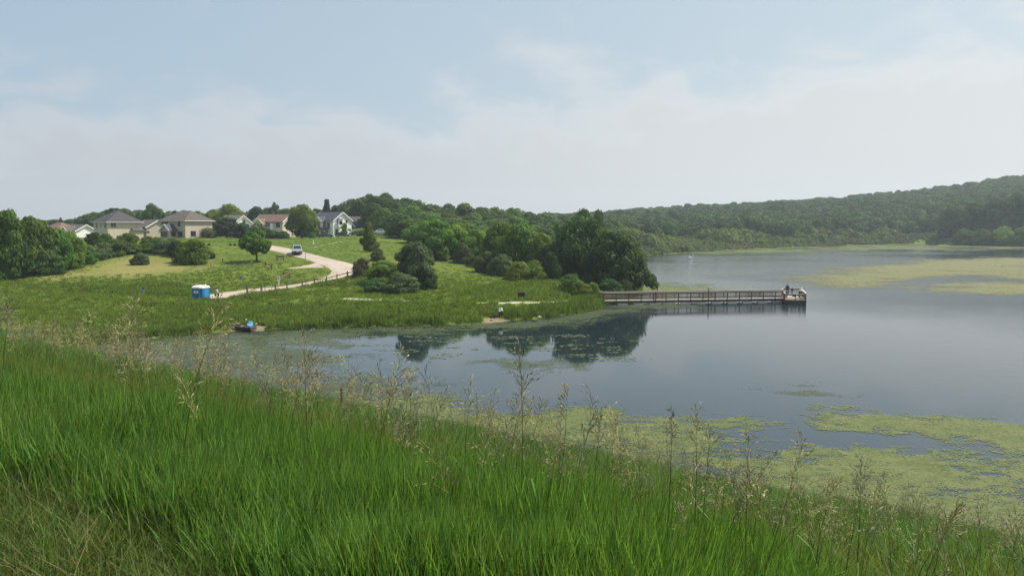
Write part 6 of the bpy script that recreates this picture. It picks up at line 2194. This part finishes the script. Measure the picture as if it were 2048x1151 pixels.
def seed_head(m, base, direction, length, seed, mi=0, spread=1.0, n_nodes=7, one_sided=0.0, spk=0.030):
    """a brome panicle: whorls of thin rising branches that nod at the tip, each with a few slender spikelets"""
    r = np.random.default_rng(seed)
    d = Vector(direction).normalized()
    side0 = d.cross(Vector((0.2, 1, 0.1))).normalized()
    tip = Vector(base) + d * length
    m.tube([base, Vector(base) + d * (length * 0.5), tip], [0.0013, 0.0010, 0.0006], 3, mi, 0.3, caps=False)

    def spikelet(q, dv):
        dv = (Vector(dv).normalized() + Vector(r.normal(size=3)) * 0.20).normalized()
        L = spk * r.uniform(0.75, 1.25)
        a = dv.cross(Vector((0, 0, 1)))
        a = a.normalized() if a.length > 1e-3 else Vector((1, 0, 0))
        c = dv.cross(a)
        w = 0.0027 * r.uniform(0.8, 1.25)
        mid = q + dv * L * 0.40
        m.add([q, mid + a * w, mid + c * w, mid - a * w, mid - c * w, q + dv * L],
              [(0, 2, 1), (0, 3, 2), (0, 4, 3), (0, 1, 4), (5, 1, 2), (5, 2, 3), (5, 3, 4), (5, 4, 1)], mi, r.random())
    for k in range(n_nodes):
        t = k / (n_nodes - 0.4)
        p = Vector(base) + d * (length * t)
        nb = int(round(4.0 - 2.4 * t))
        for b in range(max(nb, 1)):
            o = Matrix.Rotation(r.uniform(0, 6.28), 3, d) @ side0
            if one_sided:
                o = (o * (1 - one_sided) + side0 * one_sided).normalized()
            ln = length * (0.42 - 0.24 * t) * r.uniform(0.45, 1.2) * spread
            rise = 1.0 + 0.5 * t
            e1 = p + o * ln * 0.50 + d * ln * rise * 0.75
            e2 = e1 + o * ln * 0.45 + d * ln * 0.25 - Vector((0, 0, ln * 0.12))
            m.tube([p, e1, e2], [0.0010, 0.0008, 0.0006], 3, mi, 0.3, caps=False)
            spikelet(e2, e2 - e1)
            spikelet(e1.lerp(e2, 0.3), (e2 - e1) + d * 0.6 * ln)
            if r.random() < 0.3:
                spikelet(p.lerp(e1, 0.75), (e1 - p) + d * 0.3 * ln + o * 0.3 * ln)
    for b in range(3):
        spikelet(tip - d * (0.02 * b), d + Vector(r.normal(size=3)) * 0.25)


def stem_points(h, lean, seed):
    r = np.random.default_rng(seed)
    ax, ay = lean
    return [(ax * t * t * h + r.uniform(-.006, .006) * h, ay * t * t * h + r.uniform(-.006, .006) * h, h * t) for t in (0, .3, .6, .85, 1)]


def stalk_mesh(name, seed, h=1.0, lean=(0.12, 0.05), head=0.2, dry=False, spread=1.0, one_sided=0.3):
    """stem and panicle in one mesh, for the far fringe"""
    m = MB()
    P = stem_points(h - head, lean, seed)
    m.tube(P, [.0030, .0028, .0024, .0019, .0015], 4, 0, caps=False)
    d = Vector(P[-1]) - Vector(P[-2])
    seed_head(m, P[-1], d, head, seed, 1, spread, one_sided=one_sided)
    return m.mesh(name, [M['stem_green'] if not dry else M['blade_straw'], M['seed'] if seed % 5 else M['seed_dark']])


def near_grass():
    r = np.random.default_rng(12)
    tall = [blades('tall_tuft', 900 + i, 24, 0.84, 0.12, 0.0130, 0.13, ('blade_green', 'blade_olive'), 0.07, 0.075, 4) for i in range(6)]
    olive = [blades('olive_tuft', 920 + i, 26, 0.34, 0.13, 0.0070, 0.5, ('blade_olive', 'blade_dry' if i % 2 else 'blade_green'), 0.22, 0.35, 3) for i in range(4)]
    mixed = [blades('mixed_tuft', 940 + i, 26, 0.50, 0.16, 0.008, 0.4, ('blade_olive', 'blade_green'), 0.42, 0.25, 3) for i in range(4)]
    stalks = [stalk_mesh('seed_stalk', 960 + i, 1.0, (r.uniform(-.1, .28), r.uniform(-.1, .1)), r.uniform(.20, .29), i % 3 != 0, r.uniform(.65, 1.0)) for i in range(9)]
    # region in front of the camera, a little wider than the picture; density falls with distance
    def cand(n, ymin, ymax, pw=1.0):
        Y = ymin * (ymax / ymin) ** (r.random(n) ** pw)
        X = Y * r.uniform(-0.80, 0.80, n) + r.uniform(-2.0, 2.0, n)
        return X, Y
    # 1 the tall fresh green stand on the shoulder of the dam
    X, Y = cand(26000, 2.3, 16)
    s = dam_s(X, Y)
    edge = 1.62 + (fbm(X / 1.6, Y / 1.6, 33) - 0.5) * 1.3
    dens = 0.16 + 0.84 * sm(fbm(X / 0.6, Y / 0.6, 35), 0.36, 0.56)
    far_edge = 5.7 + (fbm(X / 1.8, Y / 1.8, 37) - 0.5) * 2.6 + 1.2 * sm(-X / Y, 0.1, 0.5) - 0.7 * sm(X / Y, 0.1, 0.6)
    k = (s > edge) & (s < far_edge) & (r.random(len(X)) < dens)
    X, Y, s = X[k], Y[k], s[k]
    n = len(X)
    hs = 0.79 * (0.72 + 0.42 * fbm(X / 1.5, Y / 1.5, 41)) * (0.72 + 0.28 * sm(s, 2.0, 3.4)) * (1 - 0.28 * sm(s, 5.5, 9)) * (0.74 + 0.52 * fbm(X / 0.45, Y / 0.45, 39, 2)) * (1 - 0.36 * sm(Y, 5.5, 10)) * (1 - 0.34 * sm(X / Y, 0.1, 0.6))
    scatter('tall_grass', np.c_[X, Y, terrain(X, Y)], np.c_[r.normal(0, .06, n) + (fbm(X / .9, Y / .9, 44) - .5) * .5, r.normal(0, .06, n) + 0.06 + (fbm(X / .9, Y / .9, 45) - .5) * .5, r.uniform(0, 6.28, n)], np.c_[np.full(n, 1.0), np.full(n, 1.0), hs], r.integers(0, 6, n), tall)
    # 2 short olive and dry grass along the crest, thin under the tall stand
    X, Y = cand(15000, 2.0, 9)
    s = dam_s(X, Y)
    k = (s < 3.2) & (s > -1.2) & ((s < 2.0) | (r.random(len(X)) < 0.35))
    X, Y = X[k], Y[k]; n = len(X)
    hs = r.uniform(.55, 1.15, n) * (0.7 + 0.5 * fbm(X / .8, Y / .8, 43))
    scatter('crest_grass', np.c_[X, Y, terrain(X, Y)], np.c_[r.normal(0, .18, n), r.normal(0, .18, n), r.uniform(0, 6.28, n)], np.c_[np.full(n, 1.0), np.full(n, 1.0), hs], r.integers(0, 4, n), olive)
    # 2b yellow-green grass of middling height just below the green stand
    X, Y = cand(26000, 3.6, 26)
    s = dam_s(X, Y)
    k = (s > 4.6 + (fbm(X / 1.2, Y / 1.2, 57) - 0.5) * 2) & (s < 11) & (r.random(len(X)) < 0.75)
    X, Y, s = X[k], Y[k], s[k]; n = len(X)
    lf_ = sm(-X / Y, -0.45, 0.2)
    hs = r.uniform(.7, 1.15, n) * (0.58 + 0.22 * lf_) * (0.7 + 0.6 * fbm(X / 1.3, Y / 1.3, 58))
    straw = [blades('straw_tuft', 950 + i, 26, 0.62, 0.15, 0.008, 0.32, ('blade_straw', 'blade_green'), 0.22, 0.22, 3) for i in range(4)]
    scatter('straw_grass', np.c_[X, Y, terrain(X, Y)], np.c_[r.normal(0, .14, n), r.normal(0, .14, n), r.uniform(0, 6.28, n)], np.c_[np.full(n, 1.0), np.full(n, 1.0), hs], r.integers(0, 4, n), straw)
    # 3 the lower slope, yellower and shorter, down to the water
    X = r.uniform(-62, 34, 90000); Y = r.uniform(4, 86, 90000)
    s = dam_s(X, Y)
    d = -poly_sd(X, Y, LAKE)
    k = (s > 5.5) & (d > 0.15) & (d < 32) & (s < 40) & (np.abs(X) < Y * 0.78 + 3) & (r.random(len(X)) < np.clip(14 / np.hypot(X, Y), .12, 1) * 1.6)
    X, Y, s, d = X[k], Y[k], s[k], d[k]; n = len(X)
    grow = 1 + 0.02 * np.hypot(X, Y)
    hs = r.uniform(.7, 1.2, n) * (0.75 + 0.4 * fbm(X / 4, Y / 4, 47))
    scatter('slope_grass', np.c_[X, Y, terrain(X, Y)], np.c_[r.normal(0, .15, n), r.normal(0, .15, n), r.uniform(0, 6.28, n)], np.c_[grow * 1.3, grow * 1.3, hs * np.minimum(grow, 1.25)], r.integers(0, 4, n), mixed)
    # 4 seeding stems: a straw coloured fringe above the green stand
    X, Y = cand(9000, 3.2, 22)
    s = dam_s(X, Y)
    left = sm(-X / Y, -0.35, 0.35)
    dens = np.where(s > 5.0, 0.10 + 0.31 * left, 0.040 + 0.05 * sm(s, 3.5, 5)) * (0.25 + 0.95 * sm(fbm(X / 1.4, Y / 1.4, 53), 0.42, 0.62))
    k = (s > 2.4) & (s < 13) & (r.random(len(X)) < dens)
    X, Y, s = X[k], Y[k], s[k]; n = len(X)
    hs = r.uniform(.66, 1.06, n) * (1 + 0.2 * left[k])
    scatter('seed_grass', np.c_[X, Y, terrain(X, Y)], np.c_[r.normal(0, .10, n), r.normal(0, .10, n), r.uniform(0, 6.28, n)], np.c_[hs, hs, hs], r.integers(0, 9, n), stalks)
    # dark sedge along the near waterline
    X2 = r.uniform(-48, 30, 30000); Y2 = r.uniform(22, 80, 30000)
    d2 = -poly_sd(X2, Y2, LAKE); s2 = dam_s(X2, Y2)
    lump = fbm(X2 / 6, Y2 / 6, 81)
    k2 = (d2 > -0.4) & (d2 < 3.2) & (s2 < 37) & (r.random(len(X2)) < 0.9 * sm(lump, 0.45, 0.6))
    X2, Y2 = X2[k2], Y2[k2]; n = len(X2)
    sg = [blades('sedge_tuft', 1050 + i, 24, 0.85, 0.3, 0.03, 0.3, ('reed', 'blade_olive'), 0.25, 0.2, 3) for i in range(3)]
    scatter('bank_sedge', np.c_[X2, Y2, np.maximum(terrain(X2, Y2), -0.1)], np.c_[r.normal(0, .1, n), r.normal(0, .1, n), r.uniform(0, 6.28, n)], np.c_[np.full((n, 2), 1.0), r.uniform(.6, 1.2, n)], r.integers(0, 3, n), sg)
    # 5 pale leaning dead stalks, lower right
    m = [blades('dead_stalks', 990 + i, 3, 0.9, 0.16, 0.0022, 0.12, ('stalk_pale',), 0, 0.30, 4) for i in range(3)]
    X = r.uniform(0.6, 3.0, 22); Y = 4.2 + r.random(22) * 2.6
    k = dam_s(X, Y) > 4.2
    X, Y = X[k], Y[k]; n = len(X)
    scatter('dry_stalks', np.c_[X, Y, terrain(X, Y)], np.c_[r.normal(0, .12, n), r.normal(-.1, .2, n), r.uniform(1.2, 5.0, n)], np.c_[r.uniform(.8, 1.1, (n, 1)).repeat(3, 1)], r.integers(0, 3, n), m)
    # 6 brown thatchy patch at the lower right
    X = r.uniform(10, 24, 9000); Y = r.uniform(26, 38, 9000)
    d3 = -poly_sd(X, Y, LAKE)
    k = (np.abs((X / Y) - 0.52) < 0.10) & (d3 > -0.3) & (d3 < 5) & (r.random(9000) < 0.6)
    X, Y = X[k], Y[k]; n = len(X)
    th = [blades('thatch_tuft', 1010 + i, 22, 0.42, 0.2, 0.013, 0.7, ('thatch_brown', 'blade_olive'), 0.5, 0.5, 3) for i in range(3)]
    scatter('thatch', np.c_[X, Y, terrain(X, Y)], np.c_[r.normal(0, .3, n), r.normal(0, .3, n), r.uniform(0, 6.28, n)], np.c_[r.uniform(1.4, 2.4, (n, 1)).repeat(3, 1)], r.integers(0, 3, n), th)


near_grass()


# single seeding stems that stand out against the water
def tall_stems():
    G = 'single seeding grass stems in the foreground'
    spec = ((1043, 697, 3.5, .20, (.0, 0), 1.0, .0, 'tallest seeding grass stem, upright and alone before the open water'),
            (1139, 775, 4.0, .17, (.06, 0), .7, .6, 'slender seeding stem with its plume blown to the right, right of the tallest stem'),
            (936, 760, 4.4, .22, (.03, 0), .9, .2, 'seeding stem with a wide airy plume left of the tallest stem'),
            (1202, 822, 4.3, .17, (.05, 0), .8, .3, 'drooping seeding stem between the slender stem and the dark spike stem'),
            (1347, 820, 4.0, .15, (.02, 0), .35, .0, 'narrow dark seeding stem like a spike, centre right'),
            (1396, 815, 4.1, .20, (.0, 0), .8, .0, 'tall bushy seeding stem just right of the dark spike'),
            (1530, 897, 4.8, .22, (.32, 0), .5, .3, 'seeding stem leaning far to the right over the algae'),
            (1722, 917, 3.7, .20, (.0, 0), .7, .0, 'dark upright seeding stem alone at the lower right'),
            (766, 760, 6.0, .24, (.04, 0), .9, .2, 'feathery seeding stem over the cove water, left of centre'),
            (618, 735, 6.4, .26, (.02, 0), .9, .2, 'tall pale seeding stem near the left cove shore'),
            (292, 680, 6.8, .26, (.12, 0), .6, .5, 'reddish seeding stem overlapping the far left shoreline'),
            (432, 708, 7.0, .26, (.06, 0), .7, .4, 'pale seeding stem above the green stand on the left'),
            (1100, 835, 4.6, .22, (.1, 0), .9, .5, 'bushy straw coloured stem right of the tallest stem'),
            (1660, 960, 4.2, .16, (.1, 0), .5, .2, 'thin faint seeding stem left of the dark upright stem'))
    for i, (px, py, Y, head, lean, spread, one, lb) in enumerate(spec):
        top = at(px, py, Y)
        x0 = top.x
        for _ in range(3):
            g = gz(x0, Y)
            H = top.z - g
            x0 = top.x - lean[0] * (H - head) * 1.25
        t = thing('seeding_grass', lb, 'grass stem', (x0, Y, g), 0, G)
        P = stem_points(H - head, lean, 2000 + i)
        m = MB(); m.tube(P, [.0030, .0028, .0023, .0018, .0014], 5, 0, caps=False)
        m.build('stem', M['stem_green'], t)
        hm = MB()
        seed_head(hm, P[-1], Vector(P[-1]) - Vector(P[-2]), head, 2100 + i, 0, spread, 7, one, .029)
        hm.build('panicle', M['seed_dark' if i in (4, 7, 0) else 'seed'], t)
        lf = MB()
        for q in (0.35, 0.55):
            b = Vector(P[0]).lerp(Vector(P[-1]), q)
            a = i * 1.7 + q * 9
            dv = Vector((math.cos(a), math.sin(a), 0))
            pts = [b, b + dv * .06 + Vector((0, 0, .10)), b + dv * .17 + Vector((0, 0, .13)), b + dv * .27 + Vector((0, 0, .06))]
            wv = dv.cross(Vector((0, 0, 1))) * .004
            lf.add([pts[0] - wv, pts[0] + wv, pts[1] - wv, pts[1] + wv, pts[2] - wv, pts[2] + wv, pts[3]], [(0, 1, 3, 2), (2, 3, 5, 4), (4, 5, 6)])
        lfm = lf.mesh('leaf', [M['blade_green']])
        link('leaf', lfm, t)


tall_stems()


def meadow():
    r = np.random.default_rng(17)
    low = [blades('meadow_tuft', 1100 + i, 16, 0.42, 0.42, 0.085, 0.35, ('meadow_grass', 'blade_olive'), 0.14, 0.3, 2) for i in range(5)]
    rank = [blades('rank_tuft', 1120 + i, 20, 0.85, 0.5, 0.11, 0.4, ('meadow_grass', 'reed'), 0.3, 0.3, 2) for i in range(4)]
    reed = [blades('reed_tuft', 1140 + i, 22, 1.25, 0.38, 0.075, 0.2, ('reed', 'meadow_grass'), 0.3, 0.15, 3) for i in range(4)]
    n0 = 150000
    Y = r.uniform(74, 235, n0); X = Y * r.uniform(-0.72, 0.16, n0)
    d = -poly_sd(X, Y, LAKE)
    s = dam_s(X, Y)
    road = poly_sd(X, Y, [tuple(p) for p in RL] + [tuple(p) for p in RR][::-1])
    path = np.full(n0, 99.0)
    for a, b in zip(FPW[:-1], FPW[1:]):
        ex, ey = b.x - a.x, b.y - a.y
        t = np.clip(((X - a.x) * ex + (Y - a.y) * ey) / (ex * ex + ey * ey), 0, 1)
        path = np.minimum(path, np.hypot(X - a.x - t * ex, Y - a.y - t * ey))
    sp = [spot(*a) for a, b in SP] ; sq = [spot(*b) for a, b in SP]
    spur = poly_sd(X, Y, [(p.x, p.y) for p in sp] + [(p.x, p.y) for p in sq][::-1])
    dry = poly_sd(X, Y, DRY_POLY)
    bare = np.minimum(np.hypot(X - LAUNCH.x, Y - LAUNCH.y) - 2.2, np.hypot(X - FISH_SPOT.x, Y - FISH_SPOT.y) - 1.9)
    # keep the landing open towards the water
    bare = np.minimum(bare, np.maximum(np.abs(X - LAUNCH.x - (Y - LAUNCH.y) * 0.1) - 1.6, Y - LAUNCH.y - 0.5))
    ok = (d > 0.6) & (s > 37) & (road < -0.4) & (path > 0.9) & (spur < -0.3) & (bare > 0)
    rough = fbm(X / 14, Y / 10, 61)
    # rank growth near the water, mown lawn higher up
    rankness = sm(rough + 0.35 * (1 - sm(d, 4, 26)) - 0.25 * sm(Y, 132, 150), 0.52, 0.72)
    isrank = ok & (r.random(n0) < rankness * 0.24) & (dry < 0)
    islow = ok & ~isrank & (r.random(n0) < np.where(Y > 150, 0.16, 0.30)) & (dry < r.uniform(-6, 4, n0))
    for nm, msk, ms, hh in (('meadow_grass', islow, low, 1.0), ('meadow_weeds', isrank, rank, 1.0)):
        x, y = X[msk], Y[msk]; n = len(x)
        short = 1 - 0.62 * sm(y, 128, 150)
        hs = r.uniform(.55, 1.15, n) * hh * short
        scatter(nm, np.c_[x, y, terrain(x, y) - 0.02], np.c_[r.normal(0, .12, n), r.normal(0, .12, n), r.uniform(0, 6.28, n)], np.c_[np.full(n, 1.0), np.full(n, 1.0), hs], r.integers(0, len(ms), n), ms)
    # reeds and sedge along the cove
    n0 = 60000
    Y = r.uniform(74, 150, n0); X = r.uniform(-62, 24, n0)
    d = -poly_sd(X, Y, LAKE)
    s = dam_s(X, Y)
    bare = np.minimum(np.hypot(X - LAUNCH.x, Y - LAUNCH.y) - 2.2, np.hypot(X - FISH_SPOT.x, Y - FISH_SPOT.y) - 1.9)
    bare = np.minimum(bare, np.maximum(np.abs(X - LAUNCH.x - (Y - LAUNCH.y) * 0.1) - 1.7, Y - LAUNCH.y - 0.5))
    bare = np.minimum(bare, np.maximum(np.abs(X - FISH_SPOT.x - 0.3) - 1.3, Y - FISH_SPOT.y - 0.5))
    lump = fbm(X / 5, Y / 5, 67)
    k = (d > -0.5) & (d < 4.2) & (s > 38) & (bare > 0) & (r.random(n0) < 0.42 * sm(lump, 0.36, 0.58) + 0.06) & (np.hypot(X, Y) < 160)
    X, Y, d, lump = X[k], Y[k], d[k], lump[k]; n = len(X)
    right = sm(X, -38, -18)
    hs = 0.86 * r.uniform(.6, 1.15, n) * (0.45 + 0.85 * sm(lump, .36, .62) * (0.5 + 0.5 * right)) * sm(d, -1.5, .8) * (1 - 0.4 * sm(d, 2.5, 4.2))
    scatter('shore_reeds', np.c_[X, Y, np.maximum(terrain(X, Y), -0.1)], np.c_[r.normal(0, .08, n), r.normal(0, .08, n), r.uniform(0, 6.28, n)], np.c_[np.full(n, 1.0), np.full(n, 1.0), hs], r.integers(0, 4, n), reed)


meadow()


# ---------------------------------------------------------------- the summer haze
def haze():
    m, t = new_mat('haze_air')
    o = N(t, 'ShaderNodeOutputMaterial')
    v = N(t, 'ShaderNodeVolumePrincipled')
    v.inputs['Color'].default_value = (0.82, 0.91, 1.0, 1)
    v.inputs['Density'].default_value = HAZE
    v.inputs['Anisotropy'].default_value = 0.25
    t.links.new(v.outputs[0], o.inputs['Volume'])
    mb = MB()
    mb.box((50, 770, 44), (3960, 2740, 104))
    ob = mb.build('haze', m, None, kind='stuff')


HAZE = 0.00024
if HAZE > 0:
    haze()
